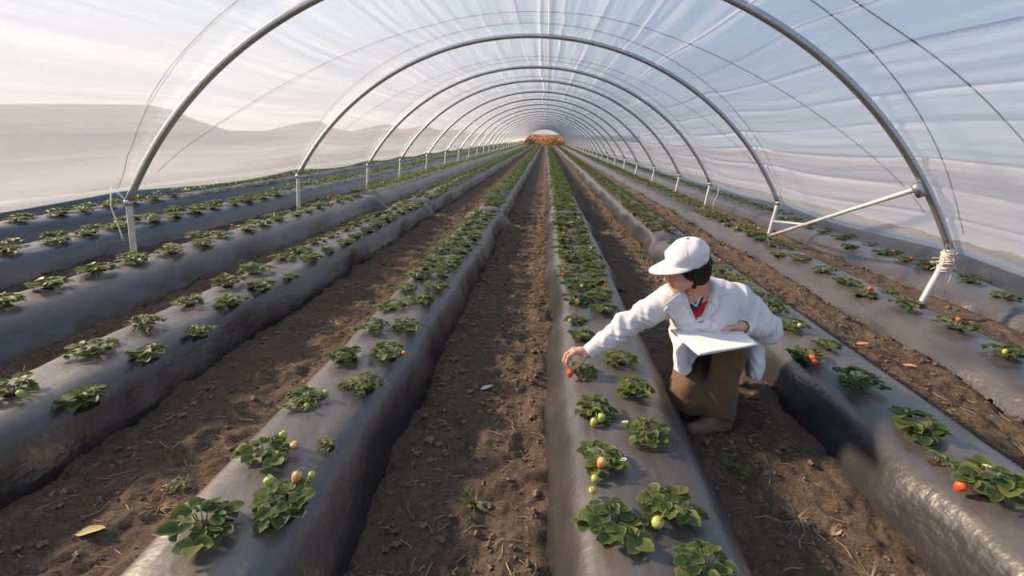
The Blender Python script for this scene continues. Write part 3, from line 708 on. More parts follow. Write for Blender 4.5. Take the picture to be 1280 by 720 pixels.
def tuft(x, y, n, h, spread, label, mat='grass', seed=1, bed=None):
    rg = random.Random(seed); m = MB(); z = float(ground_z(np.array([x]), np.array([y]))[0]) if bed is None else bed
    for k in range(n):
        a = rg.uniform(0, 6.28); L = h * rg.uniform(.5, 1.2); s = spread * rg.uniform(.3, 1.2); w = .0028
        p = [np.array([.012 * math.cos(a), .012 * math.sin(a), -.01])]
        for q in (.35, .7, 1.): p.append(np.array([s * q ** 1.6 * math.cos(a), s * q ** 1.6 * math.sin(a), L * (q - .45 * q * q * rg.uniform(.6, 1.6))]))
        side = np.array([-math.sin(a), math.cos(a), 0])
        v = []
        for i, c in enumerate(p): ww = w * (1 - i / 3.2); v += [c - side * ww, c + [0, 0, ww * .5], c + side * ww]
        m.add(v, [(i * 3 + j, i * 3 + j + 1, i * 3 + j + 4, i * 3 + j + 3) for i in range(3) for j in range(2)])
    return tag(m.build('grass_tuft', MT[mat], loc=(x, y, z)), label, 'grass tuft')
tuft(-.20, 1.60, 34, .06, .085, 'sparse green grass tuft in the middle of the central furrow', seed=2)
tuft(-.50, 1.82, 14, .05, .03, 'small upright weed in the central furrow beside the left bed', seed=3)
tuft(-.17, 2.0, 9, .05, .09, 'thin bent grass stems lying in the central furrow', seed=4)
tuft(.95, 2.0, 14, .05, .08, 'few green blades on the soil before the worker\'s boot', seed=5)
tuft(1.13, 1.7, 22, .05, .08, 'dry pale grass tuft on soil right of the front plants', 'straw', 6)
tuft(-2.85, 2.25, 30, .12, .10, 'grass clump growing at the left frame edge between second and third left beds', seed=7)
tuft(-1.55, 3.4, 26, .05, .12, 'dry straw-coloured tuft in the furrow between first and second left beds', 'straw', 8)
tuft(-4.16, 4.0, 60, .10, .16, 'weedy clump in the furrow before the nearest left post', seed=9)
tuft(1.05, 4.4, 40, .04, .14, 'low green weeds in the furrow up beyond the worker\'s cap', seed=10)
tuft(2.35, 2.1, 24, .04, .11, 'flat dry weeds in the furrow right of the shaded bed', 'straw', 11)
tuft(1.25, 1.42, 30, .04, .10, 'dry trampled grass at the lower right furrow', 'straw', 13)
tuft(-1.42, 1.45, 18, .05, .10, 'dry stalks in the dark furrow left of the first left bed', 'straw', 14)
def weed(x, y, label, seed, n=5):
    me = foliage_mesh('seedling_weed', seed, n, .05, .03, .028); z = float(ground_z(np.array([x]), np.array([y]))[0])
    tag(link('seedling_weed', me, loc=(x, y, z)), label, 'weed')
weed(-1.42, 1.55, 'small broad-leaved weed in the dark furrow left of the first left bed', 71)
weed(-.36, 2.25, 'bright green seedling near the left bed in the central furrow', 72, 3)
weed(1.0, 1.95, 'leafy weed just in front of the worker\'s boot', 73, 4)
def dry_leaf(x, y, L, a, label, col):
    P, F, C = leaflet(L, L * .22, .5, .15, 6, 4); ca, sa = math.cos(a), math.sin(a)
    P = P @ np.array([[ca, sa, 0], [-sa, ca, 0], [0, 0, 1]]); z = float(ground_z(np.array([x]), np.array([y]))[0]) + .012
    tag(obj('dry_leaf', P, F, simple('dry_leaf', col, .8), loc=(x, y, z)), label, 'leaf')
dry_leaf(-.30, 2.55, .085, .5, 'pale curled dry leaf in the central furrow', (.5, .43, .36))
dry_leaf(1.22, 1.62, .08, .6, 'brown dry leaf on the soil right of the front plants', (.36, .26, .18))
dry_leaf(-1.20, 1.62, .09, .7, 'tan dry leaf along the first left bed edge', (.42, .34, .22))
dry_leaf(2.30, 3.35, .09, 0., 'orange-brown dry leaf in the sunlit furrow behind the worker', (.55, .26, .11))
dry_leaf(2.42, 3.05, .08, -.5, 'tan dry leaf in the sunlit furrow right of the worker\'s elbow', (.52, .32, .16))
dry_leaf(-1.62, 1.3, .10, .3, 'yellow dry leaf at the lower left furrow', (.40, .33, .13))

# ------------------------------------------------------------------ shrubs beyond the tunnel end
def shrub(x, y, w, h, col, label, seed):
    rg = random.Random(seed); t = empty('dry_shrub', (x, y, -.1), label, 'shrub', 'dry shrubs beyond the tunnel end'); m = MB()
    for k in range(900):
        a = rg.uniform(0, 6.28); r = w * math.sqrt(rg.random()); zz = h * (rg.random() ** .8) * math.sqrt(max(.05, 1 - (r / w) ** 2 * .8)) * rg.uniform(.8, 1.08)
        c = np.array([r * math.cos(a), r * math.sin(a) * .6, zz]); d = np.array([rg.gauss(0, 1), rg.gauss(0, 1), rg.gauss(.8, .7)]); d = nrm(d) * rg.uniform(.12, .28); s = nrm(np.cross(d, [rg.gauss(0, 1), rg.gauss(0, 1), .3])) * rg.uniform(.03, .07)
        m.add([c - d, c - s, c + d, c + s], [(0, 1, 2, 3)])
    q = simple('dry_foliage', col, .8, .35, .8); m.build('crown', q, t, False)
    s = MB()
    for k in range(7):
        a = k * .9; s.add(*tube([(0.1 * math.cos(a), .1 * math.sin(a), 0), (w * .3 * math.cos(a), w * .2 * math.sin(a), h * .45), (w * .5 * math.cos(a), w * .3 * math.sin(a), h * .8)], [.05, .035, .015], 5))
    s.build('stems', simple('shrub_wood', (.10, .07, .05), .9), t)
for k, (x, w, h, c, lab) in enumerate([(-3.7, 1.5, 1.8, (.40, .23, .10), 'dark brown shrub leftmost behind the tunnel end'), (-1.9, 1.6, 2.4, (.62, .33, .12), 'orange-brown shrub second from the left behind the tunnel end'),
        (.0, 1.6, 2.5, (.68, .38, .15), 'tall orange shrub in the middle behind the tunnel end'), (1.8, 1.5, 2.4, (.58, .30, .11), 'russet shrub right of the middle behind the tunnel end'), (3.4, 1.5, 2.0, (.66, .40, .17), 'pale orange shrub rightmost behind the tunnel end')]):
    shrub(x, 97 + (k % 2) * 1.2, w, h, c, lab, 60 + k)

# ------------------------------------------------------------------ the worker
def sdf_mesh(fn, lo, hi, res, block=8):
    lo = np.asarray(lo, float); hi = np.asarray(hi, float)
    nb = np.ceil((hi - lo) / (res * block)).astype(int); n = nb * block
    B = np.stack(np.meshgrid(*[np.arange(k) for k in nb], indexing='ij'), -1).reshape(-1, 3)
    ctr = lo + (B + .5) * block * res - res * .5
    dc = fn(ctr); thr = block * res * .87 * 1.35 + .012
    big = 3 * res
    arr = np.repeat(np.repeat(np.repeat(np.where(dc > 0, big, -big).reshape(nb).astype(np.float32), block, 0), block, 1), block, 2)
    near = B[np.abs(dc) < thr]
    loc = np.stack(np.meshgrid(*[np.arange(block)] * 3, indexing='ij'), -1).reshape(-1, 3)
    for s in range(0, len(near), 400):
        b = near[s:s + 400]; P = lo + (b[:, None, :] * block + loc[None]) * res
        d = np.clip(fn(P.reshape(-1, 3)), -big, big).reshape(len(b), block, block, block)
        for q, (i, j, k) in enumerate(b * block): arr[i:i + block, j:j + block, k:k + block] = d[q]
    g = openvdb.FloatGrid(float(big)); g.copyFromArray(np.ascontiguousarray(arr))
    pts, quads = g.convertToQuads(isovalue=0.0)
    V = np.asarray(pts) * res + lo; Q = np.asarray(quads)
    # make the faces look outwards
    a, b_, c = V[Q[:, 0]], V[Q[:, 1]], V[Q[:, 2]]; nn = np.cross(b_ - a, c - a); m = V[Q].mean(1); k = slice(None, None, max(1, len(Q) // 400))
    nk = nn[k] / (np.linalg.norm(nn[k], axis=1)[:, None] + 1e-12)
    if np.sum(fn(m[k] + nk * res) - fn(m[k] - nk * res)) < 0: Q = Q[:, ::-1]
    return V, Q
A3 = lambda *v: np.array(v, float)
def s_cap(P, a, b, r1, r2):
    a = np.asarray(a, float); b = np.asarray(b, float); ab = b - a
    t = np.clip((P - a) @ ab / (ab @ ab), 0, 1)
    return np.linalg.norm(P - a - t[:, None] * ab, axis=1) - (r1 + (r2 - r1) * t)
def s_flat(P, a, b, r1, r2, axis, sq):
    """capsule squashed by sq along axis"""
    a = np.asarray(a, float); b = np.asarray(b, float); ax = nrm(axis); k = 1 / sq - 1
    P2 = P + np.outer((P - a) @ ax, ax) * k; b2 = b + ax * ((b - a) @ ax) * k
    return s_cap(P2, a, b2, r1, r2) * min(1, (sq + 1) / 2)
def s_ell(P, c, r, Rm=None):
    q = P - np.asarray(c, float)
    if Rm is not None: q = q @ Rm
    r = np.asarray(r, float); k0 = np.linalg.norm(q / r, axis=1); k1 = np.linalg.norm(q / (r * r), axis=1)
    return k0 * (k0 - 1) / np.maximum(k1, 1e-9)
def U(a, b, k=.0):
    if k <= 0: return np.minimum(a, b)
    h = np.clip(.5 + .5 * (a - b) / k, 0, 1); return a + (b - a) * h - k * h * (1 - h)
def SUB(a, b, k=.0): return -U(-a, b, k)

# joints
HC = A3(.726, 2.378, .880)                      # middle of the skull
HF = nrm(A3(-.87, -.36, -.23)); HU = nrm(A3(-.23, -.14, .96) - HF * (A3(-.23, -.14, .96) @ HF)); HS = np.cross(HF, HU)
HR = np.stack([HS, HF, HU], 1)                  # columns: side, forward, up
NECK = A3(.845, 2.45, .735); CHEST = A3(.88, 2.47, .62); PELV = A3(1.05, 2.74, .36)
SHR, SHL = A3(.685, 2.40, .70), A3(1.055, 2.50, .69)
ELR, WRR = A3(.47, 2.37, .548), A3(.290, 2.345, .395)
ELL, WRL = A3(1.235, 2.48, .530), A3(1.055, 2.38, .580)
HPR, HPL = A3(.965, 2.72, .33), A3(1.14, 2.76, .35)
KNR, ANR = A3(.868, 2.39, .175), A3(1.02, 2.76, .075)
KNL, ANL = A3(1.005, 2.345, .450), A3(.985, 2.30, .10)
TOEL = A3(.855, 2.255, .035); TOER = A3(1.05, 2.90, .04)
hl = lambda s, f, u: HC + HR @ A3(s, f, u)

FR = dict(  # right hand: bent over the berry, thumb against the index finger
    index=[(.228, 2.318, .424), (.190, 2.300, .405), (.178, 2.293, .370), (.186, 2.291, .338)],
    middle=[(.222, 2.338, .428), (.178, 2.325, .405), (.166, 2.315, .368), (.176, 2.309, .336)],
    ring=[(.224, 2.358, .424), (.184, 2.350, .398), (.175, 2.342, .366), (.188, 2.336, .340)],
    little=[(.230, 2.376, .416), (.199, 2.372, .392), (.192, 2.365, .366), (.202, 2.360, .346)],
    thumb=[(.282, 2.318, .405), (.252, 2.295, .378), (.228, 2.286, .352), (.210, 2.287, .331)])
FL = dict(  # left hand: fingers along the far edge of the folder, thumb on the page
    index=[(1.005, 2.392, .592), (.968, 2.386, .600), (.945, 2.378, .594), (.930, 2.370, .583)],
    middle=[(1.005, 2.412, .588), (.962, 2.408, .594), (.937, 2.400, .586), (.924, 2.392, .574)],
    ring=[(1.008, 2.430, .582), (.968, 2.428, .586), (.944, 2.420, .577), (.933, 2.412, .566)],
    little=[(1.014, 2.446, .575), (.982, 2.446, .577), (.963, 2.440, .569), (.952, 2.432, .560)],
    thumb=[(1.055, 2.368, .590), (1.025, 2.346, .592), (1.000, 2.332, .588), (.980, 2.324, .582)])
FL = {k: [(x - .042, y, z - .008) for x, y, z in v] for k, v in FL.items()}
FR = {k: [(x - dx, y, z - dz) for (x, y, z), dx, dz in zip(v, (.012, .006, .002, 0), (.022, .022, .016, .006))] for k, v in FR.items()}
RADF = dict(index=.0104, middle=.0106, ring=.0100, little=.0088, thumb=.0125)
def hand_sdf(P, W_, F):
    d = s_cap(P, W_, W_ * .45 + np.mean([F[k][0] for k in ('index', 'middle', 'ring', 'little')], 0) * .55, .025, .024)
    for k, pts in F.items():
        pts = np.array(pts); r = RADF[k]
        if k != 'thumb': d = U(d, s_cap(P, W_ * .55 + pts[0] * .45, pts[0], .016, r * 1.2), .010)
        else: d = U(d, s_cap(P, W_ * .6 + pts[0] * .4, pts[0], .019, r * 1.15), .012)
        f = s_cap(P, pts[0], pts[1], r * 1.12, r * 1.02)
        f = U(f, s_cap(P, pts[1], pts[2], r * 1.03, r * .92), .003); f = U(f, s_cap(P, pts[2], pts[3], r * .92, r * .78), .003)
        d = U(d, f, .005)
    return d
def head_sdf(P):
    q = (P - HC) @ HR
    d = s_ell(q, (0, -.012, .030), (.074, .094, .086))
    d = U(d, s_ell(q, (0, .032, -.030), (.061, .060, .083)), .03)
    d = U(d, s_ell(q, (0, .066, -.098), (.026, .022, .019)), .028)
    for s in (-1, 1):
        d = U(d, s_ell(q, (s * .036, .062, -.038), (.024, .022, .026)), .02)
        d = U(d, s_cap(q, (s * .062, .01, -.06), (s * .03, .06, -.10), .016, .014), .03)
        d = SUB(d, s_ell(q, (s * .031, .099, .002), (.019, .014, .012)), .012)
        d = U(d, s_ell(q, (s * .031, .077, .001), (.0125, .0125, .0125)), .003)
        d = U(d, s_cap(q, (s * .012, .092, .021), (s * .048, .080, .020), .0075, .006), .010)
        d = U(d, s_ell(q, (s * .011, .106, -.044), (.0085, .010, .008)), .006)
        e = s_ell(q, (s * .076, -.008, -.012), (.010, .021, .032)); e = SUB(e, s_ell(q, (s * .087, -.004, -.010), (.008, .012, .020)), .005); d = U(d, e, .008)
    d = U(d, s_cap(q, (0, .090, .012), (0, .112, -.036), .0075, .0115), .012)
    d = U(d, s_cap(q, (-.017, .090, -.066), (.017, .090, -.066), .006, .006), .006)
    d = U(d, s_cap(q, (-.014, .0895, -.077), (.014, .0895, -.077), .007, .007), .006)
    d = SUB(d, s_cap(q, (-.02, .100, -.0715), (.02, .100, -.0715), .003, .003), .003)
    d = U(d, s_cap(P, hl(0, -.025, -.06), NECK + A3(0, 0, .0), .050, .056), .03)
    return d
def body_sdf(P):
    d = s_cap(P, NECK, CHEST, .06, .10); d = U(d, s_flat(P, CHEST, PELV, .125, .135, A3(0, -.85, .5), .75), .05)
    d = U(d, s_cap(P, SHR, SHL, .050, .050), .05)
    for a, b, c, r in ((SHR, ELR, WRR, 0), (SHL, ELL, WRL, 0)):
        d = U(d, s_cap(P, a, b, .047, .036), .03); d = U(d, s_cap(P, b, c, .036, .025), .01)
    for a, b, c, t in ((HPR, KNR, ANR, TOER), (HPL, KNL, ANL, TOEL)):
        d = U(d, s_cap(P, a, b, .075, .05), .04); d = U(d, s_cap(P, b, c, .047, .034), .015); d = U(d, s_cap(P, c, t, .030, .022), .01)
    d = U(d, head_sdf(P), .02); d = U(d, hand_sdf(P, WRR, FR), .012); d = U(d, hand_sdf(P, WRL, FL), .012)
    return d

q = Mat('skin'); b = q.bsdf(Roughness=.48); b.inputs['Subsurface Weight'].default_value = .2; b.inputs['Subsurface Radius'].default_value = (.012, .005, .003)
n_ = q.noise(14, 4); q.l(q.ramp(n_, [(.3, (.48, .255, .17)), (.7, (.60, .345, .245))]), b.inputs['Base Color']); q.l(q.bump(q.noise(240, 3), .12, .001), b.inputs['Normal'])
MT['skin'] = q.m
def cloth(name, col, weave=900, rough=.85, fold=.3, sheen=.1):
    q = Mat(name); b = q.bsdf(Roughness=rough); b.inputs['Sheen Weight'].default_value = sheen; b.inputs['Specular IOR Level'].default_value = .25
    q.l(q.ramp(q.noise(5, 3), [(.3, tuple(c * .93 for c in col)), (.7, col)]), b.inputs['Base Color'])
    q.l(q.bump(q.noise(weave, 2), .12, .001, q.bump(q.noise(16, 3), fold, .012)), b.inputs['Normal']); return q.m
MT['coat'] = cloth('white_cotton', (.66, .645, .68)); MT['cap'] = cloth('white_cap_cotton', (.70, .70, .72), fold=.35)
MT['trouser'] = cloth('brown_trouser_cloth', (.120, .077, .045), fold=.7); MT['shirt'] = cloth('red_shirt', (.55, .015, .025)); MT['collar'] = cloth('dark_collar', (.035, .045, .045))
MT['pipe'] = cloth('white_piping', (.75, .75, .75)); MT['boot'] = cloth('worn_brown_leather', (.135, .103, .078), 200, .7, .5, 0); MT['sole'] = simple('boot_sole', (.035, .03, .026), .8)

V, Q = sdf_mesh(body_sdf, (.10, 2.15, -.02), (1.45, 3.0, 1.02), .0028)
PERSON = obj('person', V, Q, MT['skin']); tag(PERSON, 'person in white cap and white coat crouching to pick a strawberry', 'person')

# --- coat
NB = nrm(A3(-.16, -.84, .50))                    # the way the chest faces
def fold_noise(P, f, seed, st=(1, 1, 1)): return noise3(P[:, 0] * f * st[0], P[:, 1] * f * st[1], P[:, 2] * f * st[2], seed)
def sleeve(P, a, b, c, r1, r2, r3, seed):
    d = U(s_cap(P, a, b, r1, r2), s_cap(P, b, c, r2, r3), .02)
    for (p, q_, amp) in ((a, b, .006), (b, c, .006)):
        ax = nrm(q_ - p); t = (P - p) @ ax; L = np.linalg.norm(q_ - p)
        rad = P - p - t[:, None] * ax; w = np.exp(-((t / L - .75 if p is a else t / L - .3) / .45) ** 2)
        ang = np.arctan2(rad @ nrm(np.cross(ax, (0, 0, 1))), rad @ nrm(np.cross(np.cross(ax, (0, 0, 1)), ax)))
        d = d - 2.0 * amp * w * noise3(t * 30 + .9 * np.sin(ang + seed), ang * .9, 0 * t + seed, 77) - .0045 * w * noise3(t * 58 + 1.5 * np.sin(ang * 2), ang * 1.5, 0 * t + 3, 78)
    ax = nrm(c - b); r = r3 - .010
    d = SUB(d, s_cap(P, c - ax * .03, c + ax * .10, r, r + .004)); return np.maximum(d, (P - (c + ax * .008)) @ ax)
def coat_sdf(P):
    d = s_flat(P, CHEST + A3(0, .01, .02), A3(.98, 2.64, .44), .178, .185, NB, .70)
    d = U(d, s_cap(P, SHR + A3(.01, .0, .0), SHL, .070, .072), .05)
    d = U(d, s_cap(P, NECK + A3(0, .015, -.02), CHEST, .075, .12), .05)
    d = U(d, s_ell(P, (.80, 2.37, .60), (.085, .06, .08)), .05); d = U(d, s_ell(P, (.94, 2.41, .60), (.085, .06, .08)), .05)
    d = U(d, s_ell(P, PELV + A3(.02, .02, .03), (.19, .16, .16)), .06)
    # skirt over the right thigh in front, over the back, and hanging at the left side
    d = U(d, s_flat(P, A3(.93, 2.60, .42), A3(.845, 2.37, .265), .135, .085, A3(0, -.3, 1), .75), .05)
    d = U(d, s_flat(P, A3(.80, 2.42, .40), A3(.785, 2.345, .27), .075, .035, A3(.9, -.4, 0), .6), .05)
    d = U(d, s_flat(P, A3(1.21, 2.60, .45), A3(1.215, 2.48, .32), .12, .10, A3(1, -.5, 0), .45), .05)
    d = U(d, s_flat(P, A3(1.10, 2.82, .38), A3(1.12, 2.86, .16), .17, .17, A3(.1, 1, .1), .32), .05)
    # long soft folds over the body
    d = d - .014 * fold_noise(P, 11, 61, (1, .5, .4)) - .012 * noise3((P[:, 0] * .6 + P[:, 2] * .7) * 26, P[:, 1] * 6, P[:, 2] * 5, 62)
    for sd_, (ax_, ay_, az_) in ((63, (9, 5, 3.5)), (64, (5, 8, 4.5))):
        n_ = noise3(P[:, 0] * ax_ + P[:, 2] * 2.2, P[:, 1] * ay_, P[:, 2] * az_ - P[:, 0] * 3, sd_); d = d + .008 * np.clip(1 - np.abs(n_) / .16, 0, 1) * np.clip((np.linalg.norm(P - SHL, axis=1) - .10) / .08, 0, 1)
    d = U(d, sleeve(P, SHR, ELR, WRR + nrm(WRR - ELR) * -.005, .076, .062, .043, 1.), .035)
    d = U(d, sleeve(P, SHL, ELL, WRL + nrm(ELL - WRL) * .02, .080, .072, .042, 2.), .032)
    d = SUB(d, s_cap(P, NECK + A3(-.02, -.02, .02), NECK + A3(-.06, -.02, .16), .062, .085), .01)
    d = SUB(d, s_flat(P, NECK + A3(-.035, -.07, .03), A3(.822, 2.29, .606), .078, .010, NB, 1.6), .006)   # V opening
    hem = .312 + .85 * np.clip(P[:, 0] - .79, 0, .16) - .012 * np.sin(P[:, 0] * 45 + P[:, 1] * 20)
    hem = np.where(P[:, 0] > 1.06, .275 + .01 * np.sin(P[:, 1] * 40), hem); hem = np.where((P[:, 1] > 2.52), .20, hem)
    d = np.maximum(d, hem - P[:, 2])
    # the fronts part over the raised left knee
    d = SUB(d, s_cap(P, A3(1.0, 2.20, .30), A3(1.06, 2.58, .36), .115, .11), .015)
    return d
V, Q = sdf_mesh(coat_sdf, (.20, 2.10, .10), (1.50, 3.10, .95), .0042)
COAT = obj('lab_coat', V, Q, MT['coat'], PERSON); COAT['label'] = 'white cotton work coat'
COATBV = BVHTree.FromPolygons([Vector(v) for v in V], [tuple(int(i) for i in f) for f in Q])
def on_coat(x, y, off=0):
    d = Vector(nrm(ray(x, y))); h = COATBV.ray_cast(Vector(CPOS), d)
    return np.array(h[0]) if h[0] is not None else None
def inside_poly(p, poly):
    c = False; n = len(poly)
    for i in range(n):
        a, b_ = poly[i], poly[i - 1]
        if (a[1] > p[1]) != (b_[1] > p[1]) and p[0] < (b_[0] - a[0]) * (p[1] - a[1]) / (b_[1] - a[1]) + a[0]: c = not c
    return c
def cloth_patch(name, corners, mat, lift, parent, N=14, thick=.004, BV=None):
    BV = BV or COATBV
    """a four-cornered piece of cloth lying on the chest: corners given on the coat, laid along the chest direction"""
    c = [np.asarray(p, float) for p in corners]; V = []
    for i in range(N):
        for j in range(N):
            u, w = i / (N - 1), j / (N - 1); p = (c[0] * (1 - u) + c[1] * u) * (1 - w) + (c[3] * (1 - u) + c[2] * u) * w
            h = BV.ray_cast(Vector(p + NB * .12), Vector(-NB), .26)
            if h[0] is not None:
                g = np.array(h[0]); dd = (g - p) @ NB; p = p + NB * np.clip(dd, -.05, .05)
            V.append(p + NB * (lift + .003 * math.sin(u * 3.1)))
    V = np.array(V)
    for _ in range(5):
        G = V.reshape(N, N, 3).copy(); G[1:-1, 1:-1] = (G[:-2, 1:-1] + G[2:, 1:-1] + G[1:-1, :-2] + G[1:-1, 2:]) / 4; V = G.reshape(-1, 3)
    o = obj(name, V, gridfaces(N, N).tolist(), mat, parent); m = o.modifiers.new('thickness', 'SOLIDIFY'); m.thickness = thick; m.offset = 0
    return o
def chest(x, y, extra=0):
    p = on_coat(x, y)
    if p is None: p = CPOS + ray(x, y) * (2.36 / ray(x, y)[1])
    return p
def lap(name, px, lift, mat=None, **k): return cloth_patch(name, [chest(*p) for p in px], mat or MT['coat'], lift, PERSON, **k)
for nm, px, lf in (('lapel', [(852, 372), (829, 388), (850, 408), (867.5, 402)], .013), ('lapel', [(884, 357), (898, 386), (886, 398), (869.5, 403)], .013),
                   ('coat_collar', [(851, 366), (831, 381), (837, 389), (853, 379)], .022), ('coat_collar', [(885, 350), (896, 357), (897, 388), (881, 376)], .022)):
    lap(nm, px, lf, thick=.005)
def shirt_sdf(P):
    d = s_cap(P, NECK + A3(0, .0, -.015), CHEST + A3(0, -.01, 0), .064, .125); d = U(d, s_flat(P, CHEST + A3(0, .01, .02), A3(.98, 2.64, .44), .155, .16, NB, .68), .05)
    d = U(d, s_ell(P, (.80, 2.38, .60), (.075, .055, .07)), .05); d = U(d, s_ell(P, (.94, 2.42, .60), (.075, .055, .07)), .05)
    d = np.maximum(d, s_cap(P, NECK + A3(0, .04, .06), A3(.84, 2.36, .50), .125, .16)); d = SUB(d, s_cap(P, NECK + A3(-.03, -.03, .03), NECK + A3(-.07, -.03, .16), .055, .07), .01)
    return d
V, Q = sdf_mesh(shirt_sdf, (.55, 2.15, .40), (1.25, 2.75, .85), .005)
obj('shirt', V, Q, MT['shirt'], PERSON)['label'] = 'red shirt with dark collar'
SBV = BVHTree.FromPolygons([Vector(v) for v in V], [tuple(int(i) for i in f) for f in Q])
def onp(x, y, Yv): d = ray(x, y); return CPOS + d * (Yv / d[1])
for px in ([(857, 366), (861, 376), (869, 392), (870, 382)], [(881, 358), (882, 368), (871, 391), (869, 381)]):
    cloth_patch('shirt_collar', [onp(x, y, 2.36) for x, y in px], MT['collar'], .008, PERSON, thick=.004, BV=SBV)
for px in ([(857, 365), (870, 382), (869.5, 384), (856, 367)], [(881, 357), (882.5, 358.5), (870.5, 384), (869.5, 382)]):
    cloth_patch('collar_piping', [onp(x, y, 2.36) for x, y in px], MT['pipe'], .013, PERSON, N=8, thick=.003, BV=SBV)

# --- trousers
def trouser_leg(P, a, b, c, r, seed):
    d = U(s_cap(P, a, b, r[0], r[1]), s_cap(P, b, c, r[1] * .97, r[2]), .035)
    ax = nrm(c - b); t = (P - b) @ ax; rad = P - b - t[:, None] * ax; ang = np.arctan2(rad[:, 0], rad[:, 1])
    w = np.exp(-(np.linalg.norm(P - b, axis=1) / .2) ** 2)
    d = d - .007 * noise3(t * 16 + np.sin(ang + seed), ang * 1.1, t * 0 + seed, 81) - .006 * w * noise3(P[:, 0] * 22, P[:, 1] * 22, P[:, 2] * 30, 82 + int(seed))
    return d
def trouser_sdf(P):
    d = s_ell(P, PELV + A3(0, 0, -.01), (.165, .135, .13))
    d = U(d, trouser_leg(P, HPR, KNR + A3(-.012, -.01, .0), ANR, (.10, .104, .075), 1.), .04)
    d = U(d, trouser_leg(P, HPL, KNL, ANL + A3(.005, .01, -.02), (.10, .082, .074), 2.), .03)
    d = U(d, s_flat(P, KNL + A3(.02, .04, -.10), ANL + A3(.035, .03, .03), .05, .06, A3(0, 1, 0), .8), .04)
    d = np.maximum(d, .022 - P[:, 2])
    ax = nrm(ANL - KNL); d = SUB(d, s_cap(P, ANL + ax * .04, ANL + ax * .15, .075, .078), .006)
    return d
V, Q = sdf_mesh(trouser_sdf, (.70, 2.12, .0), (1.36, 2.98, .62), .0045)
obj('trousers', V, Q, MT['trouser'], PERSON)['label'] = 'brown cloth trousers'
# --- boots
def boot_sdf(P, an, toe, up=A3(0, 0, 1)):
    f = nrm((toe - an) * A3(1, 1, 0)); heel = an - f * .045; heel = A3(heel[0], heel[1], .04); t = A3(toe[0], toe[1], .040)
    s = np.cross(up, f)
    d = s_cap(P, heel, A3(*(heel * .45 + t * .55)[:2], .045), .040, .043); d = U(d, s_cap(P, A3(*(heel * .45 + t * .55)[:2], .042), t, .044, .036), .01)
    d = U(d, s_cap(P, heel + A3(0, 0, .02), an + A3(0, 0, .06), .045, .047), .03); d = U(d, s_cap(P, an + A3(0, 0, .02), A3(*(heel * .4 + t * .6)[:2], .055), .04, .030), .025)
    for k in (.42, .52, .62): d = U(d, s_cap(P, A3(*(heel * (1 - k) + t * k)[:2], .098 - .05 * (k - .42) * 2) + s * .03, A3(*(heel * (1 - k) + t * k)[:2], .098 - .05 * (k - .42) * 2) - s * .03, .004, .004), .004)
    d = d - .002 * noise3(P[:, 0] * 60, P[:, 1] * 60, P[:, 2] * 60, 90)
    return np.maximum(d, .018 - P[:, 2])
def sole_sdf(P, an, toe):
    f = nrm((toe - an) * A3(1, 1, 0)); heel = A3(*(an - f * .045)[:2], .012); t = A3(toe[0], toe[1], .012)
    d = U(s_cap(P, heel, heel * .45 + t * .55, .043, .046), s_cap(P, heel * .45 + t * .55, t, .046, .040), .01)
    return np.maximum(np.maximum(d, P[:, 2] - .024), .0 - P[:, 2])
for an, toe in ((ANL, TOEL), (A3(1.02, 2.74, .07), TOER)):
    lo = np.minimum(an, toe) - .12; hi = np.maximum(an, toe) + .12; lo[2] = -.02; hi[2] = .24
    V, Q = sdf_mesh(lambda P: boot_sdf(P, an, toe), lo, hi, .0035); bo = obj('boot', V, Q, MT['boot'], PERSON)
    V, Q = sdf_mesh(lambda P: sole_sdf(P, an, toe), lo, hi, .0035); obj('sole', V, Q, MT['sole'], bo)
# --- cap
def cap_sdf(P):
    q = (P - HC) @ HR
    tl = q[:, 2] - .22 * q[:, 1]
    pan = np.abs(np.sin(np.arctan2(q[:, 0], q[:, 1] + .01) * 3))
    d = s_ell(q, (0, -.014, .052), (.095, .113, .089)) + .003 * np.exp(-(pan / .06) ** 2) - .007 * noise3(q[:, 0] * 22, q[:, 1] * 22, q[:, 2] * 22, 91)
    d = np.maximum(d, -(s_ell(q, (0, -.014, .046), (.079, .097, .078)))); return np.maximum(d, .016 - q[:, 2] + .10 * np.minimum(q[:, 1], 0) + .05 * np.maximum(q[:, 1], 0))
def corners(lo, hi): return HC - .19, HC + .19
V, Q = sdf_mesh(cap_sdf, HC - .20, HC + .20, .003)
CAPO = obj('cap', V, Q, MT['cap'], PERSON); CAPO['label'] = 'white cotton cap with long visor'
V = []; nu, nv = 28, 12
for i in range(nu):
    a = -1.25 + 2.5 * i / (nu - 1)
    for j in range(nv):
        w = j / (nv - 1); r0 = A3(.090 * math.sin(a), -.014 + .106 * math.cos(a), .034); ext = .105 * max(0., math.cos(a / 1.27 * PI / 2)) ** .55
        p = r0 + A3(.14 * math.sin(a) * ext, ext * w * 1.0, -.006 - .26 * ext * w - .55 * (r0[0] ** 2) * w * 6 * ext / .082) if False else A3(r0[0] * (1 + .10 * w), r0[1] + ext * w, r0[2] + .0 - .10 * ext * w - 1.8 * r0[0] ** 2 * w)
        V.append(HC + HR @ p)
vis_ = obj('visor', V, gridfaces(nu, nv).tolist(), MT['cap'], CAPO); m_ = vis_.modifiers.new('thickness', 'SOLIDIFY'); m_.thickness = .004; m_.offset = 0
v_, f_ = lathe([(.0005, .004), (.006, .003), (.008, 0), (.008, -.003)], 12); R4 = Matrix(HR.tolist())
bt = obj('cap_button', v_, f_, MT['cap'], CAPO); bt.matrix_local = Matrix.Translation(Vector(hl(0, -.014, .147))) @ R4.to_4x4()
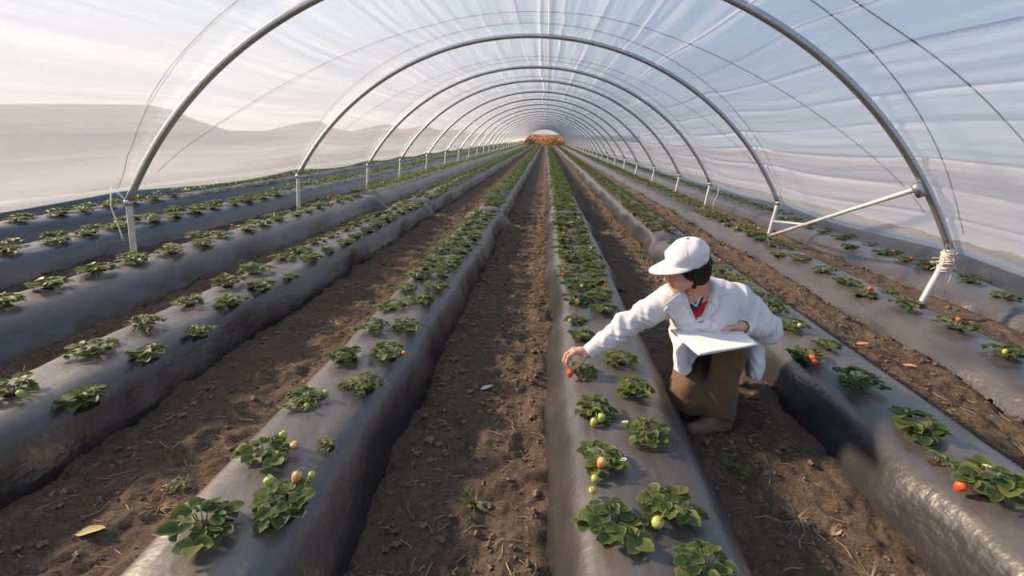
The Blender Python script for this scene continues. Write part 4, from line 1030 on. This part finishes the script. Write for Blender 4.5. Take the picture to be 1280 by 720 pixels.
# --- hair
def hair_sdf(P):
    q = (P - HC) @ HR
    d = s_ell(q, (0, -.026, .010), (.092, .112, .100)); d = U(d, s_ell(q, (0, -.062, -.055), (.078, .058, .062)), .03)
    for s in (-1, 1): d = U(d, s_cap(q, (s * .073, -.005, .02), (s * .070, .004, -.085), .024, .012), .02); d = U(d, s_cap(q, (s * .05, .060, .02), (s * .070, .042, -.02), .010, .012), .02)
    ang = np.arctan2(q[:, 0], q[:, 1]); d = d - .0045 * noise3(ang * 15, q[:, 2] * 7 + 3 * q[:, 1], q[:, 2] * 0, 95) - .0025 * noise3(ang * 38, q[:, 2] * 9, q[:, 2] * 0, 96)
    face = np.maximum(np.maximum(.030 - q[:, 1], np.abs(q[:, 0]) - .062), q[:, 2] - .045)       # leave the face open
    cut = s_ell(q, (0, .085, -.045), (.068, .078, .100)); d = np.maximum(d, -cut)
    d = np.maximum(d, q[:, 2] - .016 + .08 * np.maximum(q[:, 1], 0)); d = np.maximum(d, q[:, 1] - .066); d = np.maximum(d, -.118 + .012 * np.sin(ang * 9) - q[:, 2])
    return d
V, Q = sdf_mesh(hair_sdf, HC - .20, HC + .20, .003)
q = Mat('dark_brown_hair'); b = q.bsdf(Roughness=.6); b.inputs['Specular IOR Level'].default_value = .2; hc = q.noise(30, 4, None, .6, (3, 3, .4)); q.l(q.ramp(hc, [(.3, (.008, .005, .0035)), (.75, (.038, .019, .011))]), b.inputs['Base Color']); q.l(q.bump(hc, .6, .004), b.inputs['Normal'])
obj('hair', V, Q, q.m, PERSON)['label'] = 'dark brown chin-length hair'
# --- brows, eyes, lips
for s in (-1, 1):
    v, f = tube([hl(s * .014, .0985, .020), hl(s * .032, .0965, .025), hl(s * .05, .083, .020)], [.003, .0035, .002], 6); obj('eyebrow', v, f, q.m, PERSON)
    v, f = tube([hl(s * .019, .0885, -.0045), hl(s * .031, .0925, -.0065), hl(s * .043, .085, -.0045)], [.0012, .0018, .0012], 5); obj('eyelashes', v, f, q.m, PERSON)
MT['lip'] = simple('lips', (.50, .20, .16), .4)
v, f = tube([hl(-.022, .091, -.0715), hl(-.010, .0975, -.0685), hl(0, .0975, -.0695), hl(.010, .0975, -.0685), hl(.022, .091, -.0715)], [.002, .0042, .0042, .0042, .002], 8); obj('lips', v, f, MT['lip'], PERSON)

# --- folder and papers held on the knee
FTL, FBL, FBR, FTR = A3(.695, 2.355, .543), A3(.745, 2.045, .552), A3(1.078, 2.215, .552), A3(1.06, 2.41, .556)
def sheet(name, corners, mat, thick, curl, parent=None, n=22, off=0.0):
    a, b_, c, d = corners; V = []
    nn = nrm(np.cross(b_ - a, d - a)); nn = nn if nn[2] > 0 else -nn
    for i in range(n):
        for j in range(n):
            u, w = i / (n - 1), j / (n - 1); p = (a * (1 - u) + d * u) * (1 - w) + (b_ * (1 - u) + c * u) * w
            V.append(p + nn * (off + curl * ((1 - u) ** 3) * math.sin(w * 3.0 + .3) + curl * .25 * math.sin(u * 7) * w))
    o = obj(name, V, gridfaces(n, n).tolist(), mat, parent); m = o.modifiers.new('thickness', 'SOLIDIFY'); m.thickness = thick; m.offset = 0; return o
fold_ = sheet('folder', (FTL, FBL, FBR, FTR), simple('pale_grey_board', (.55, .55, .56), .6), .006, .0, None, 12)
tag(fold_, 'pale grey document board resting on the worker\'s raised knee', 'clipboard')
MT['paper'] = simple('white_paper', (.80, .80, .79), .8, .01)
ctr = (FTL + FBL + FBR + FTR) / 4
pc = [ctr + (k - ctr) * f for k, f in zip((FTL, FBL, FBR, FTR), (1.0, 1.01, .985, .98))]
tag(sheet('paper_sheet', pc, MT['paper'], .0012, .006, None, 24, .006), 'upper white paper sheet lying on the board in the worker\'s hand', 'paper', 'paper sheets on the board')
pc2 = [ctr + (k - ctr) * f + A3(.004, -.004, 0) for k, f in zip((FTL, FBL, FBR, FTR), (.97, .96, .98, .97))]
tag(sheet('paper_sheet', pc2, MT['paper'], .0010, .002, None, 24, .0042), 'lower white paper sheet just under the top sheet on the board', 'paper', 'paper sheets on the board')


# ------------------------------------------------------------------ colour management
SC.view_settings.view_transform = 'Standard'; SC.view_settings.look = 'None'; SC.view_settings.gamma = 1; SC.view_settings.use_curve_mapping = False
SC.view_settings.exposure = -.2
SC.cycles.max_bounces = 10; SC.cycles.diffuse_bounces = 4; SC.cycles.glossy_bounces = 3; SC.cycles.transmission_bounces = 6; SC.cycles.transparent_max_bounces = 24
SC.cycles.use_denoising = True; SC.cycles.sample_clamp_indirect = 6
